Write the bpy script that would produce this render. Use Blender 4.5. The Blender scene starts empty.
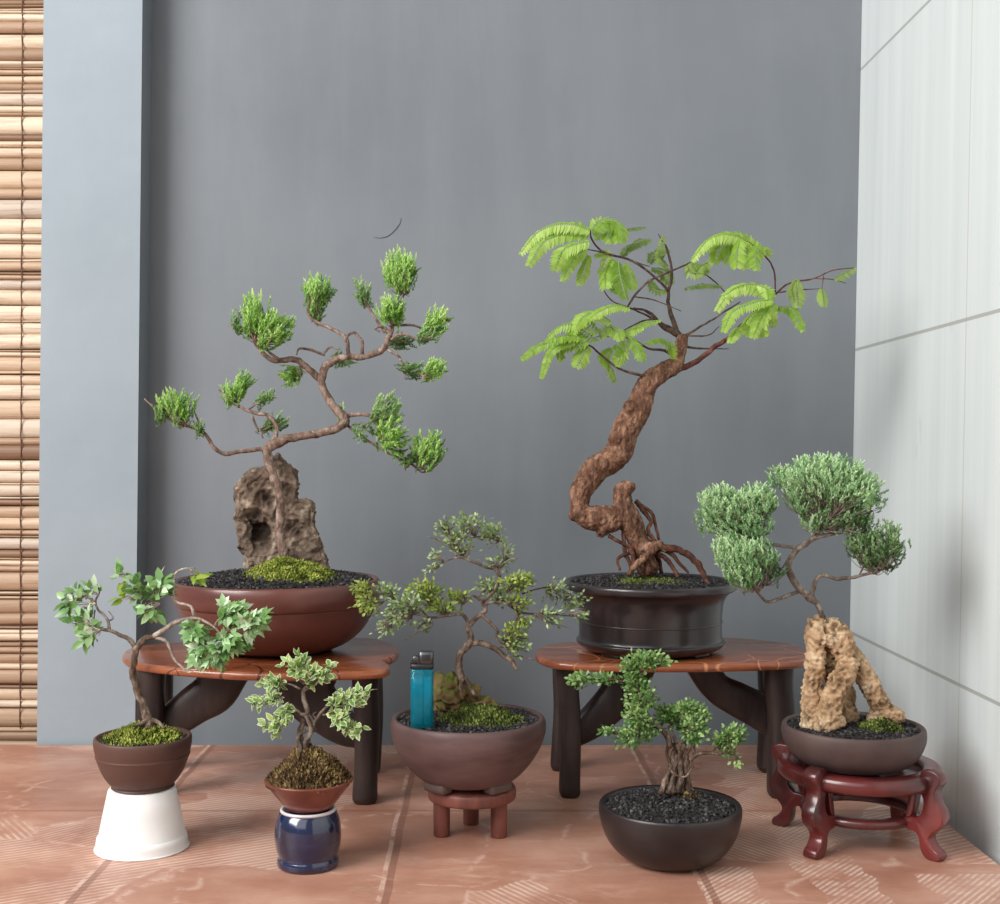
import bpy, bmesh, math, random
from mathutils import Vector, Matrix, noise, Quaternion
PI = math.pi
C = bpy.context.scene.collection
SC = bpy.context.scene

# ------------------------------------------------------------------ camera model
F, H, VX, VY = 1250.0, 0.394, 480.0, 453.0      # focal length (px), eye height (m), vanishing point (px)
def P(x, y, d):                                   # a point of the place seen at pixel (x, y), d metres away
    return Vector(((x - VX) * d / F, d, H - (y - VY) * d / F))
def Yf(y, z=0.0):                                 # distance of a point at height z seen at row y
    return (H - z) * F / (y - VY)
def G(x, y, z=0.0):
    return P(x, y, Yf(y, z))
CROP = {'A': (130, 230, 2.941), 'B': (110, 440, 3.333), 'C': (500, 200, 2.703), 'D': (530, 450, 3.333),
        'E': (680, 440, 3.571), 'R': (740, 600, 3.117), 'G': (340, 490, 3.846), 'K': (370, 630, 3.93),
        'H': (40, 550, 4.0), 'I': (230, 630, 3.477), 'J': (550, 630, 3.477), 'L': (700, 700, 3.333), 'T': (100, 600, 3.125), 'U': (520, 600, 3.125), 'p': (0, 0, 1)}
def cp(c, u, v):
    x, y, s = CROP[c]
    return x + u / s, y + v / s

# ------------------------------------------------------------------ mesh builder
class MB:
    def __init__(s): s.v = []; s.f = []; s.m = []; s.t = []; s.e = []
    def add(s, vs, fs, mat=0, tint=0.5, edge=None):
        b = len(s.v); s.v += [tuple(p) for p in vs]
        s.f += [tuple(i + b for i in f) for f in fs]; s.m += [mat] * len(fs)
        s.t += [tint] * len(vs); s.e += (edge if edge else [0.0] * len(vs))
    def build(s, name, mats, parent=None, smooth=True, kind=None):
        o0 = Vector((0, 0, 0))
        p = parent
        while p is not None: o0 += p.location; p = p.parent
        me = bpy.data.meshes.new(name)
        me.from_pydata([(a - o0.x, b - o0.y, c - o0.z) for a, b, c in s.v], [], s.f)
        for m in (mats if isinstance(mats, (list, tuple)) else [mats]): me.materials.append(m)
        me.polygons.foreach_set('material_index', s.m)
        me.polygons.foreach_set('use_smooth', [smooth] * len(s.f))
        a = me.attributes.new('tint', 'FLOAT', 'POINT'); a.data.foreach_set('value', s.t)
        a = me.attributes.new('edge', 'FLOAT', 'POINT'); a.data.foreach_set('value', s.e)
        me.update()
        o = bpy.data.objects.new(name, me); C.objects.link(o); o.parent = parent
        if kind: o['kind'] = kind
        return o
    def frombm(s, bm, mat=0, tint=0.5):
        bm.verts.ensure_lookup_table()
        s.add([v.co.copy() for v in bm.verts], [[v.index for v in f.verts] for f in bm.faces], mat, tint); bm.free()

def catmull(pts, n=5):
    if len(pts) < 3: 
        return [pts[0].lerp(pts[-1], i / n) for i in range(n + 1)]
    out = []
    q = [pts[0] * 2 - pts[1]] + list(pts) + [pts[-1] * 2 - pts[-2]]
    for i in range(1, len(q) - 2):
        a, b, c, d = q[i - 1], q[i], q[i + 1], q[i + 2]
        for k in range(n):
            t = k / n
            out.append(0.5 * ((2 * b) + (c - a) * t + (2 * a - 5 * b + 4 * c - d) * t * t + (3 * b - a - 3 * c + d) * t ** 3))
    out.append(pts[-1].copy()); return out
def lerp_list(l, n):
    out = []
    for i in range(n):
        t = i / max(1, n - 1) * (len(l) - 1); k = min(int(t), len(l) - 2); out.append(l[k] + (l[k + 1] - l[k]) * (t - k))
    return out
def tube(mb, pts, rad, seg=8, mat=0, tint=0.5, bump=0.0, bs=200.0, cap=True):
    n = len(pts); vs = []; fs = []
    t0 = (pts[1] - pts[0]).normalized()
    u = t0.orthogonal().normalized()
    for i, p in enumerate(pts):
        t = (pts[min(i + 1, n - 1)] - pts[max(i - 1, 0)])
        t = t.normalized() if t.length > 1e-9 else t0
        u = (u - t * u.dot(t)); u = u.normalized() if u.length > 1e-6 else t.orthogonal().normalized()
        w = t.cross(u)
        for k in range(seg):
            a = 2 * PI * k / seg; dv = u * math.cos(a) + w * math.sin(a)
            r = rad[i]
            if bump: r *= 1 + bump * noise.noise((p + dv * r) * bs)
            vs.append(p + dv * r)
    for i in range(n - 1):
        for k in range(seg):
            fs.append((i * seg + k, i * seg + (k + 1) % seg, (i + 1) * seg + (k + 1) % seg, (i + 1) * seg + k))
    if cap:
        fs.append(tuple(range(seg))[::-1]); fs.append(tuple((n - 1) * seg + k for k in range(seg)))
    mb.add(vs, fs, mat, tint)
def box(mb, c, s, mat=0, tint=0.5, bev=0.0, rot=None, seg=2):
    bm = bmesh.new(); bmesh.ops.create_cube(bm, size=1)
    for v in bm.verts: v.co = Vector((v.co.x * s[0], v.co.y * s[1], v.co.z * s[2]))
    if bev: bmesh.ops.bevel(bm, geom=list(bm.edges), offset=bev, segments=seg, profile=0.5, affect='EDGES')
    for v in bm.verts:
        if rot is not None: v.co = rot @ v.co
        v.co += Vector(c)
    bm.verts.index_update(); mb.frombm(bm, mat, tint)
def lathe(mb, cx, cy, prof, seg=64, mat=0, wob=0.0, sx=1, sy=1):      # prof: (radius, z)
    vs = []; fs = []
    for r, z in prof:
        for k in range(seg):
            a = 2 * PI * k / seg
            rr = r * (1 + (wob * noise.noise(Vector((math.cos(a) * 1.5, math.sin(a) * 1.5, z * 30))) if wob else 0))
            vs.append((cx + rr * sx * math.cos(a), cy + rr * sy * math.sin(a), z))
    for i in range(len(prof) - 1):
        for k in range(seg):
            fs.append((i * seg + k, i * seg + (k + 1) % seg, (i + 1) * seg + (k + 1) % seg, (i + 1) * seg + k))
    if prof[0][0] > 1e-6: fs.append(tuple(range(seg))[::-1])
    if prof[-1][0] > 1e-6: fs.append(tuple((len(prof) - 1) * seg + k for k in range(seg)))
    mb.add(vs, fs, mat)
def smooth_prof(pr, n=4):
    q = catmull([Vector((r, z, 0)) for r, z in pr], n)
    return [(max(0, v.x), v.y) for v in q]
def pxprof(d, l):                                 # silhouette (radius px, row px) at distance d -> (radius m, z m)
    return [(r * d / F, H - (y - VY) * d / F) for r, y in l]
def prism(mb, poly, z0, z1, bev=0.0, mat=0, seg=3, tint=.5):        # poly: list of (x, y)
    bm = bmesh.new(); vs = [bm.verts.new((x, y, z0)) for x, y in poly]
    f = bm.faces.new(vs); 
    if f.calc_center_median() is not None: pass
    r = bmesh.ops.extrude_face_region(bm, geom=[f])
    for g in r['geom']:
        if isinstance(g, bmesh.types.BMVert): g.co.z = z1
    bmesh.ops.recalc_face_normals(bm, faces=list(bm.faces))
    if bev:
        es = [e for e in bm.edges if abs(e.verts[0].co.z - e.verts[1].co.z) < 1e-7]
        bmesh.ops.bevel(bm, geom=es, offset=bev, segments=seg, profile=0.5, affect='EDGES')
    bm.verts.index_update(); mb.frombm(bm, mat, tint)
def voxel(name, blobs, vox, mats, parent, disp, seed=0, chains=(), steps=2, extra=None):     # blobs (co, r); chains: ([co], [r])
    mb = MB()
    def ico(c, r):
        bm = bmesh.new(); bmesh.ops.create_icosphere(bm, subdivisions=2, radius=r)
        for v in bm.verts: v.co += c
        bm.verts.index_update(); mb.frombm(bm)
    for c, r in blobs: ico(c, r)
    if extra: extra(mb)
    for pts, rad in chains:
        q = catmull(pts, 6); rr = lerp_list(rad, len(q)); tube(mb, q, rr, 12); ico(q[0], rr[0]); ico(q[-1], rr[-1])
    t = mb.build('tmp', [], None)
    md = t.modifiers.new('r', 'REMESH'); md.mode = 'VOXEL'; md.voxel_size = vox
    bpy.context.view_layer.update()
    dg = bpy.context.evaluated_depsgraph_get()
    me = bpy.data.meshes.new_from_object(t.evaluated_get(dg))
    co = [v.co.copy() for v in me.vertices]; no = [v.normal.copy() for v in me.vertices]
    fs = [tuple(p.vertices) for p in me.polygons]
    bpy.data.objects.remove(t); bpy.data.meshes.remove(me)
    sv = Vector((seed * 3.1, seed * 1.7, seed * 2.3)); out = []; tint = []
    for c, n in zip(co, no):
        h = disp(c + sv, n); out.append(c + n * h); tint.append(h)
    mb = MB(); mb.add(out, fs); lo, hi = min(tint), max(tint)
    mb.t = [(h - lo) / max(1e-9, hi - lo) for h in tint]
    return mb.build(name, mats, parent)

# ------------------------------------------------------------------ materials
def srgb(r, g, b):
    f = lambda c: (c / 255 / 12.92) if c / 255 <= 0.04045 else ((c / 255 + 0.055) / 1.055) ** 2.4
    return (f(r), f(g), f(b), 1)
class NT:
    def __init__(s, name):
        s.m = bpy.data.materials.new(name); s.m.use_nodes = True; s.n = s.m.node_tree.nodes; s.l = s.m.node_tree.links
        s.b = s.n['Principled BSDF']; s.out = s.n['Material Output']
    def new(s, t, **k):
        n = s.n.new(t)
        for a, v in k.items(): setattr(n, a, v)
        return n
    def link(s, a, b): s.l.new(a, b)
    def set(s, sock, v):
        if hasattr(v, 'is_linked') or isinstance(v, bpy.types.NodeSocket): s.link(v, sock)
        else: sock.default_value = v
    def pos(s): return s.new('ShaderNodeNewGeometry').outputs['Position']
    def math(s, op, a, b=0.0, c=0.0, clamp=False):
        n = s.new('ShaderNodeMath', operation=op, use_clamp=clamp)
        for i, v in enumerate((a, b, c)): s.set(n.inputs[i], v)
        return n.outputs[0]
    def mix(s, f, a, b, mode='MIX'):
        n = s.new('ShaderNodeMix', data_type='RGBA', blend_type=mode)
        s.set(n.inputs['Factor'], f); s.set(n.inputs[6], a); s.set(n.inputs[7], b); return n.outputs[2]
    def ramp(s, f, stops):
        n = s.new('ShaderNodeValToRGB'); e = n.color_ramp.elements
        while len(e) > 1: e.remove(e[-1])
        e[0].position, e[0].color = stops[0]
        for p, c in stops[1:]: q = e.new(p); q.color = c
        s.set(n.inputs[0], f); return n.outputs[0]
    def noise(s, scale, detail=4, rough=.55, vec=None, dist=0.0):
        n = s.new('ShaderNodeTexNoise'); n.inputs['Scale'].default_value = scale; n.inputs['Detail'].default_value = detail
        n.inputs['Roughness'].default_value = rough; n.inputs['Distortion'].default_value = dist
        s.link(vec if vec is not None else s.pos(), n.inputs['Vector']); return n.outputs[0]
    def mapv(s, scale=(1, 1, 1), rot=(0, 0, 0), vec=None):
        n = s.new('ShaderNodeMapping'); n.inputs['Scale'].default_value = scale; n.inputs['Rotation'].default_value = rot
        s.link(vec if vec is not None else s.pos(), n.inputs['Vector']); return n.outputs[0]
    def attr(s, name): return s.new('ShaderNodeAttribute', attribute_name=name).outputs['Fac']
    def bump(s, h, strength=.3, dist=.002):
        n = s.new('ShaderNodeBump'); n.inputs['Strength'].default_value = strength; n.inputs['Distance'].default_value = dist
        s.set(n.inputs['Height'], h); s.link(n.outputs[0], s.b.inputs['Normal'])
    def base(s, c, rough=.6, spec=None, coat=None):
        s.set(s.b.inputs['Base Color'], c); s.set(s.b.inputs['Roughness'], rough)
        if spec is not None: s.b.inputs['Specular IOR Level'].default_value = spec
        if coat is not None: s.b.inputs['Coat Weight'].default_value = coat; s.b.inputs['Coat Roughness'].default_value = .15
        return s.m
W0 = (0, 0, 0, 1); W1 = (1, 1, 1, 1)

def mat_noise(name, c1, c2, scale=60, rough=.6, bump=.2, bscale=None, bd=.001, spec=None, coat=None, lo=.35, hi=.65, c3=None, stretch=None):
    t = NT(name); vec = t.mapv(stretch) if stretch else None
    st = [(lo, c1), (hi, c2)] if c3 is None else [(lo, c1), ((lo + hi) / 2, c2), (hi, c3)]
    col = t.ramp(t.noise(scale, vec=vec), st)
    if bump: t.bump(t.noise(bscale or scale * 3, 5, .6, vec=vec), bump, bd)
    return t.base(col, rough, spec, coat)
def mat_leaf(name, stops, rough=.5, trans=.3, tcol=None, edge=None, spec=.4):
    t = NT(name); col = t.ramp(t.attr('tint'), stops)
    if edge is not None: col = t.mix(t.ramp(t.attr('edge'), [(.55, W0), (.9, W1)]), col, edge)
    t.base(col, rough, spec)
    tr = t.new('ShaderNodeBsdfTranslucent'); t.set(tr.inputs[0], t.mix(.5, col, tcol or srgb(150, 190, 60)))
    mx = t.new('ShaderNodeMixShader'); mx.inputs[0].default_value = trans
    t.link(t.b.outputs[0], mx.inputs[1]); t.link(tr.outputs[0], mx.inputs[2]); t.link(mx.outputs[0], t.out.inputs[0])
    return t.m

M = {}
# --- back wall: blue grey paint with soft stains
t = NT('grey_wall_paint')
n1 = t.noise(2.2, 5, .6); n2 = t.noise(5, 6, .6, vec=t.mapv((3.5, 1, .5)))
col = t.ramp(n1, [(.3, srgb(114, 120, 126)), (.7, srgb(127, 132, 137))])
col = t.mix(t.math('MULTIPLY', t.ramp(n2, [(.45, W0), (.75, W1)]), .25), col, srgb(142, 147, 151))
vr = t.new('ShaderNodeTexVoronoi'); vr.inputs['Scale'].default_value = 5.0; t.link(t.pos(), vr.inputs['Vector'])
col = t.mix(t.math('MULTIPLY', t.math('LESS_THAN', vr.outputs['Distance'], .012), .5), col, srgb(90, 90, 92))
t.bump(t.noise(35, 6, .6), .12, .003); M['wall'] = t.base(col, .62, .25)
t = NT('pale_pillar_paint')
col = t.ramp(t.noise(4, 5, .6), [(.3, srgb(144, 155, 163)), (.7, srgb(156, 167, 174))])
col = t.mix(t.ramp(t.noise(9, 6, .65, vec=t.mapv((1, 1, .6))), [(.62, W0), (.75, srgb(90, 90, 90))]), col, srgb(182, 190, 196))
t.bump(t.noise(30, 6, .6), .2, .003); M['pillar'] = t.base(col, .65, .25)
# --- white tiled wall
t = NT('white_wall_tiles')
sep = t.new('ShaderNodeSeparateXYZ'); t.link(t.pos(), sep.inputs[0])
sy = t.noise(4, 6, .6, vec=t.mapv((1, 9, .35)))
col = t.ramp(sy, [(.3, srgb(214, 222, 222)), (.6, srgb(226, 233, 232)), (.75, srgb(234, 239, 237))])
sp = t.ramp(t.noise(13, 3, .5, vec=t.mapv((1, 2.4, .8))), [(.70, W0), (.76, srgb(120, 120, 120))])
col = t.mix(sp, col, srgb(165, 168, 160))
zz, yy = sep.outputs[2], sep.outputs[1]
gl = None
for z0 in WALLZ if 'WALLZ' in globals() else (.1441, .5378, .929):
    d = t.math('LESS_THAN', t.math('ABSOLUTE', t.math('SUBTRACT', zz, z0)), .0020)
    gl = d if gl is None else t.math('MAXIMUM', gl, d)
gy = None
for y0 in (1.347, .95, .55):
    d = t.math('LESS_THAN', t.math('ABSOLUTE', t.math('SUBTRACT', yy, y0)), .0016)
    gy = d if gy is None else t.math('MAXIMUM', gy, d)
col = t.mix(t.math('MULTIPLY', gy, .8), col, srgb(205, 205, 196)); col = t.mix(t.math('MULTIPLY', gl, .85), col, srgb(170, 172, 166))
t.bump(t.math('SUBTRACT', 1, t.math('MAXIMUM', gl, t.math('MULTIPLY', gy, .6))), .5, .0015); M['tiles'] = t.base(col, .3, .4)
# --- terracotta floor with worn hatching
t = NT('terracotta_floor_tiles')
pos = t.pos(); sep = t.new('ShaderNodeSeparateXYZ'); t.link(pos, sep.inputs[0]); X, Y = sep.outputs[0], sep.outputs[1]
col = t.ramp(t.noise(7, 6, .6, vec=t.mapv((1, 1.6, 1))), [(.28, srgb(160, 110, 90)), (.5, srgb(182, 132, 111)), (.72, srgb(204, 160, 139))])
wob = t.new('ShaderNodeTexVoronoi'); wob.inputs['Scale'].default_value = 5.5
nz = t.new('ShaderNodeTexNoise'); nz.inputs['Scale'].default_value = 9; t.link(pos, nz.inputs['Vector'])
va = t.new('ShaderNodeVectorMath', operation='MULTIPLY_ADD'); t.link(nz.outputs[1], va.inputs[0]); va.inputs[1].default_value = (.14, .14, 0); t.link(pos, va.inputs[2])
t.link(va.outputs[0], wob.inputs['Vector'])
sc = t.new('ShaderNodeSeparateColor'); t.link(wob.outputs['Color'], sc.inputs[0])
def hatch(ang, scale):
    w = t.new('ShaderNodeTexWave', wave_type='BANDS', bands_direction='X'); w.inputs['Scale'].default_value = scale
    w.inputs['Distortion'].default_value = .8; w.inputs['Detail'].default_value = 2; w.inputs['Detail Scale'].default_value = 2
    t.link(t.mapv((1, 1, 1), (0, 0, ang)), w.inputs['Vector']); return t.ramp(w.outputs[1], [(.5, W0), (.75, W1)])
h1, h2, h3 = hatch(.75, 44), hatch(-.62, 46), hatch(1.05, 40)
hh = t.mix(t.math('GREATER_THAN', sc.outputs[0], .5), h1, h2); hh = t.mix(t.math('GREATER_THAN', sc.outputs[2], .68), hh, h3)
mask = t.math('MULTIPLY', t.math('GREATER_THAN', sc.outputs[1], .58), t.ramp(t.noise(8, 5, .65), [(.40, W0), (.56, W1)]))
col = t.mix(t.math('MULTIPLY', mask, .30), col, srgb(214, 172, 150))
col = t.mix(t.math('MULTIPLY', t.math('MULTIPLY', hh, mask), .6), col, srgb(236, 208, 192))
h4 = hatch(.698, 56)
inb = lambda sock, a_, b_: t.math('MULTIPLY', t.math('GREATER_THAN', sock, a_), t.math('LESS_THAN', sock, b_))
nx = t.math('ADD', X, t.math('MULTIPLY', t.math('SUBTRACT', t.noise(22, 4), .5), .035)); wear = t.ramp(t.noise(20, 4, .6), [(.42, W0), (.58, W1)])
band = t.math('MULTIPLY', inb(nx, .302, .362), inb(Y, .98, 1.36)); band = t.math('MAXIMUM', band, t.math('MULTIPLY', inb(nx, .405, .49), t.math('LESS_THAN', Y, 1.17)))
band = t.math('MAXIMUM', band, t.math('MULTIPLY', inb(nx, .20, .255), t.math('LESS_THAN', Y, 1.19)))
band = t.math('MULTIPLY', band, wear)
col = t.mix(t.math('MULTIPLY', band, .25), col, srgb(214, 176, 156)); col = t.mix(t.math('MULTIPLY', t.math('MULTIPLY', h4, band), .55), col, srgb(242, 220, 206))
scf = t.ramp(t.noise(9, 8, .75, vec=t.mapv((1, 2.4, 1), (0, 0, .7)), dist=.6), [(.54, W0), (.68, W1)])
col = t.mix(t.math('MULTIPLY', scf, .42), col, srgb(222, 184, 164))
w2 = t.new('ShaderNodeTexVoronoi', feature='DISTANCE_TO_EDGE'); w2.inputs['Scale'].default_value = 5.5; t.link(va.outputs[0], w2.inputs['Vector'])
rid = t.math('MULTIPLY', t.ramp(w2.outputs[0], [(.0, W1), (.022, W0)]), t.ramp(t.noise(26, 5, .7), [(.47, W0), (.56, W1)]))
col = t.mix(t.math('MULTIPLY', rid, .45), col, srgb(236, 204, 186))
g = None
wx = t.math('ADD', X, t.math('MULTIPLY', t.math('SUBTRACT', t.noise(14, 2), .5), .004))
for x0 in (-.65, -.359, -.083, .208, .5): 
    d = t.math('LESS_THAN', t.math('ABSOLUTE', t.math('SUBTRACT', wx, x0)), .0035); g = d if g is None else t.math('MAXIMUM', g, d)
g2 = None
for y0 in (1.377, 1.07, .77, .47, .17):
    d = t.math('LESS_THAN', t.math('ABSOLUTE', t.math('SUBTRACT', Y, y0)), .0035); g2 = d if g2 is None else t.math('MAXIMUM', g2, d)
gm = t.math('MAXIMUM', g, g2)
col = t.mix(t.math('MULTIPLY', g, .55), col, srgb(128, 84, 68)); col = t.mix(t.math('MULTIPLY', g2, .5), col, srgb(148, 98, 80)); dl = t.math('MULTIPLY', t.ramp(t.noise(30, 5, .7), [(.45, W0), (.55, W1)]), .6)
for (cc, v0, o_) in ((X, .2015, 0), (X, -.0895, 0), (X, -.3655, 0), (Y, 1.078, 0)):
    col = t.mix(t.math('MULTIPLY', t.math('LESS_THAN', t.math('ABSOLUTE', t.math('SUBTRACT', wx if cc is X else Y, v0)), .0022), dl), col, srgb(234, 202, 184))
t.bump(t.math('ADD', t.math('MULTIPLY', t.math('MULTIPLY', hh, mask), .5), t.math('SUBTRACT', t.noise(40, 4), gm)), .35, .0012)
M['floor'] = t.base(col, t.ramp(t.noise(9, 4), [(.3, (.3, .3, .3, 1)), (.7, (.55, .55, .55, 1))]), .45)
# --- bamboo
t = NT('split_bamboo')
col = t.ramp(t.attr('tint'), [(0, srgb(128, 98, 76)), (.2, srgb(172, 142, 116)), (.5, srgb(206, 180, 152)), (.8, srgb(224, 204, 180)), (1, srgb(190, 174, 158))])
gr = t.noise(9, 6, .7, vec=t.mapv((1.4, 1, 26)))
col = t.mix(t.math('MULTIPLY', t.ramp(gr, [(.5, W0), (.72, W1)]), .6), col, srgb(140, 100, 76))
t.bump(t.noise(12, 5, .6, vec=t.mapv((1, 1, 30))), .3, .002); M['bamboo'] = t.base(col, .5, .4)
M['crackm'] = mat_noise('grey_crack', srgb(70, 72, 76), srgb(88, 90, 94), 200)
M['cord'] = mat_noise('brown_cord', srgb(84, 52, 34), srgb(110, 70, 48), 200)
# --- wood
t = NT('lacquered_tabletop')
gr = t.noise(6, 6, .6, vec=t.mapv((1, 5, 3)), dist=.6)
col = t.ramp(gr, [(.3, srgb(98, 52, 34)), (.5, srgb(146, 80, 50)), (.72, srgb(188, 112, 72))])
v = t.new('ShaderNodeTexVoronoi', feature='DISTANCE_TO_EDGE'); v.inputs['Scale'].default_value = 11
nz = t.new('ShaderNodeTexNoise'); nz.inputs['Scale'].default_value = 8; t.link(t.pos(), nz.inputs['Vector'])
va = t.new('ShaderNodeVectorMath', operation='MULTIPLY_ADD'); t.link(nz.outputs[1], va.inputs[0]); va.inputs[1].default_value = (.16, .16, 0)
t.link(t.mapv((1, 1.1, 0)), va.inputs[2]); t.link(va.outputs[0], v.inputs['Vector'])
ln = t.ramp(v.outputs[0], [(.006, W1), (.014, W0)])
sx = t.new('ShaderNodeSeparateXYZ'); t.link(t.pos(), sx.inputs[0])
lc = t.mix(t.math('GREATER_THAN', sx.outputs[0], .02), srgb(50, 24, 16), srgb(206, 140, 96))
col = t.mix(t.math('MULTIPLY', ln, .8), col, lc)
t.bump(t.math('SUBTRACT', 1, ln), .4, .002); M['top'] = t.base(col, .26, .5, .5)
M['darkwood'] = mat_noise('dark_stained_wood', srgb(33, 26, 25), srgb(66, 52, 48), 9, .42, .25, 40, .002, .45, stretch=(4, 4, .8))
M['stoolwood'] = mat_noise('reddish_stool_wood', srgb(90, 48, 40), srgb(132, 78, 66), 10, .5, .2, 40, .001, stretch=(5, 5, 1))
M['redwood'] = mat_noise('red_carved_wood', srgb(62, 24, 24), srgb(120, 44, 42), 12, .3, .15, 60, .001, .5, .4)
M['redwood2'] = mat_noise('dark_carved_wood', srgb(58, 26, 26), srgb(92, 42, 40), 12, .3, .15, 60, .001, .5, .4)
# --- pots
M['pot_red'] = mat_noise('red_brown_clay', srgb(84, 44, 38), srgb(106, 62, 54), 8, .34, .08, 90, .0008, .5, .25, stretch=(1, 1, 3))
M['pot_brown'] = mat_noise('brown_clay', srgb(68, 46, 42), srgb(90, 64, 56), 12, .5, .12, 90, .0008, .4)
M['pot_mauve'] = mat_noise('mauve_brown_clay', srgb(78, 56, 54), srgb(114, 90, 88), 10, .5, .15, 80, .0008, .4, stretch=(1, 1, 4))
M['pot_black'] = mat_noise('black_glaze', srgb(30, 24, 25), srgb(50, 42, 43), 10, .28, .08, 60, .0008, .5, .3)
M['pot_dark'] = mat_noise('dark_iron_clay', srgb(27, 23, 24), srgb(46, 38, 38), 12, .36, .15, 80, .0008, .5)
M['pot_taupe'] = mat_noise('taupe_clay', srgb(74, 58, 56), srgb(102, 84, 80), 9, .55, .12, 120, .0006, .35)
t = NT('rust_red_glaze')
s3 = t.new('ShaderNodeSeparateXYZ'); t.link(t.pos(), s3.inputs[0])
col = t.ramp(t.noise(40, 4), [(.3, srgb(92, 42, 32)), (.7, srgb(128, 66, 52))]); M['pot_rust'] = t.base(col, .3, .5, .3)
t = NT('cobalt_glaze')
col = t.ramp(t.noise(26, 5, .7), [(.35, srgb(12, 20, 46)), (.6, srgb(20, 34, 72)), (.74, srgb(58, 78, 116))])
M['cobalt'] = t.base(col, .12, .6, .8)
M['white_glaze'] = mat_noise('white_glaze', srgb(205, 200, 202), srgb(222, 216, 216), 60, .3, 0)
M['cup'] = mat_noise('white_plastic', srgb(236, 236, 234), srgb(244, 244, 242), 20, .35, 0, spec=.4)
# --- ground cover
t = NT('black_gravel'); col = t.ramp(t.attr('tint'), [(0, srgb(20, 18, 19)), (.7, srgb(50, 46, 47)), (1, srgb(92, 86, 86))]); M['gravel'] = t.base(col, .6, .4)
M['soil'] = mat_noise('dark_soil', srgb(16, 14, 14), srgb(36, 32, 31), 200, .9)
def mossm(name, a, b, c): 
    t = NT(name); return t.base(t.ramp(t.attr('tint'), [(0, a), (.5, b), (1, c)]), .85, .2)
M['moss'] = mossm('bright_moss', srgb(48, 56, 18), srgb(118, 130, 46), srgb(186, 190, 98))
M['moss_dark'] = mossm('dark_moss', srgb(34, 38, 18), srgb(84, 96, 42), srgb(138, 150, 76))
M['moss_brown'] = mossm('dry_brown_moss', srgb(44, 32, 20), srgb(106, 82, 54), srgb(160, 140, 90))
# --- rocks and bark
def rockm(name, a, b, c, moss=None, bs=60, dk=.9):
    t = NT(name); col = t.ramp(t.noise(45, 7, .65), [(.3, a), (.52, b), (.72, c)])
    col = t.mix(t.math('MULTIPLY', t.ramp(t.attr('tint'), [(.30, W1), (.62, W0)]), dk), col, (a[0] * .35, a[1] * .33, a[2] * .32, 1))  # crevice shade put into the colour: sunken spots darkened
    if moss:
        g = t.new('ShaderNodeNewGeometry'); s = t.new('ShaderNodeSeparateXYZ'); t.link(g.outputs['Normal'], s.inputs[0])
        f = t.math('MULTIPLY', t.ramp(s.outputs[2], [(.0, W0), (.55, W1)]), t.ramp(t.noise(60, 5), [(.38, W0), (.55, W1)]))
        col = t.mix(f, col, moss)
    t.bump(t.noise(260, 6, .7), .6, .002); return t.base(col, .9, .2)
M['limestone'] = rockm('grey_brown_rock', srgb(62, 50, 42), srgb(124, 106, 92), srgb(200, 184, 164))
M['tanrock'] = rockm('tan_porous_rock', srgb(132, 100, 70), srgb(190, 158, 124), srgb(226, 204, 172), dk=.85)
M['mossrock'] = rockm('mossy_brown_rock', srgb(66, 52, 32), srgb(116, 94, 62), srgb(164, 140, 104), srgb(82, 92, 36))
def bark(name, a, b, c, rough=.8, st=(1, 1, .45)):
    t = NT(name); vec = t.mapv(st); col = t.ramp(t.noise(150, 7, .7, vec=vec), [(.34, a), (.5, b), (.66, c)])
    col = t.mix(t.math('MULTIPLY', t.ramp(t.noise(60, 6, .7), [(.42, W0), (.62, W1)]), .55), col, (a[0] * .5, a[1] * .5, a[2] * .5, 1))
    col = t.mix(t.math('MULTIPLY', t.ramp(t.noise(75, 5, .7, vec=t.mapv((1, 1, .8))), [(.56, W0), (.66, W1)]), .5), col, (min(1, c[0] * 1.3), min(1, c[1] * 1.35), min(1, c[2] * 1.4), 1))
    t.bump(t.noise(190, 7, .75, vec=vec), 1.0, .003); return t.base(col, rough, .25)
M['bark_jun'] = bark('juniper_bark', srgb(92, 70, 60), srgb(146, 120, 106), srgb(190, 170, 156))
M['bark_tam'] = bark('tamarind_bark', srgb(78, 52, 40), srgb(132, 94, 74), srgb(182, 144, 118), st=(1, 1, .3))
M['root_tam'] = bark('tamarind_roots', srgb(60, 36, 28), srgb(104, 66, 50), srgb(140, 96, 74))
M['twig_red'] = bark('red_twig', srgb(72, 40, 36), srgb(108, 64, 56), srgb(136, 96, 82))
M['twig_dark'] = bark('dark_twig', srgb(58, 42, 36), srgb(92, 72, 62), srgb(128, 106, 92))
M['bark_pale'] = bark('pale_bark', srgb(120, 104, 92), srgb(180, 164, 150), srgb(218, 206, 194))
M['bark_brown'] = bark('brown_bark', srgb(62, 48, 40), srgb(114, 94, 80), srgb(170, 150, 134))
M['bark_grey'] = bark('grey_brown_bark', srgb(80, 68, 60), srgb(124, 110, 98), srgb(172, 158, 146))
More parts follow.
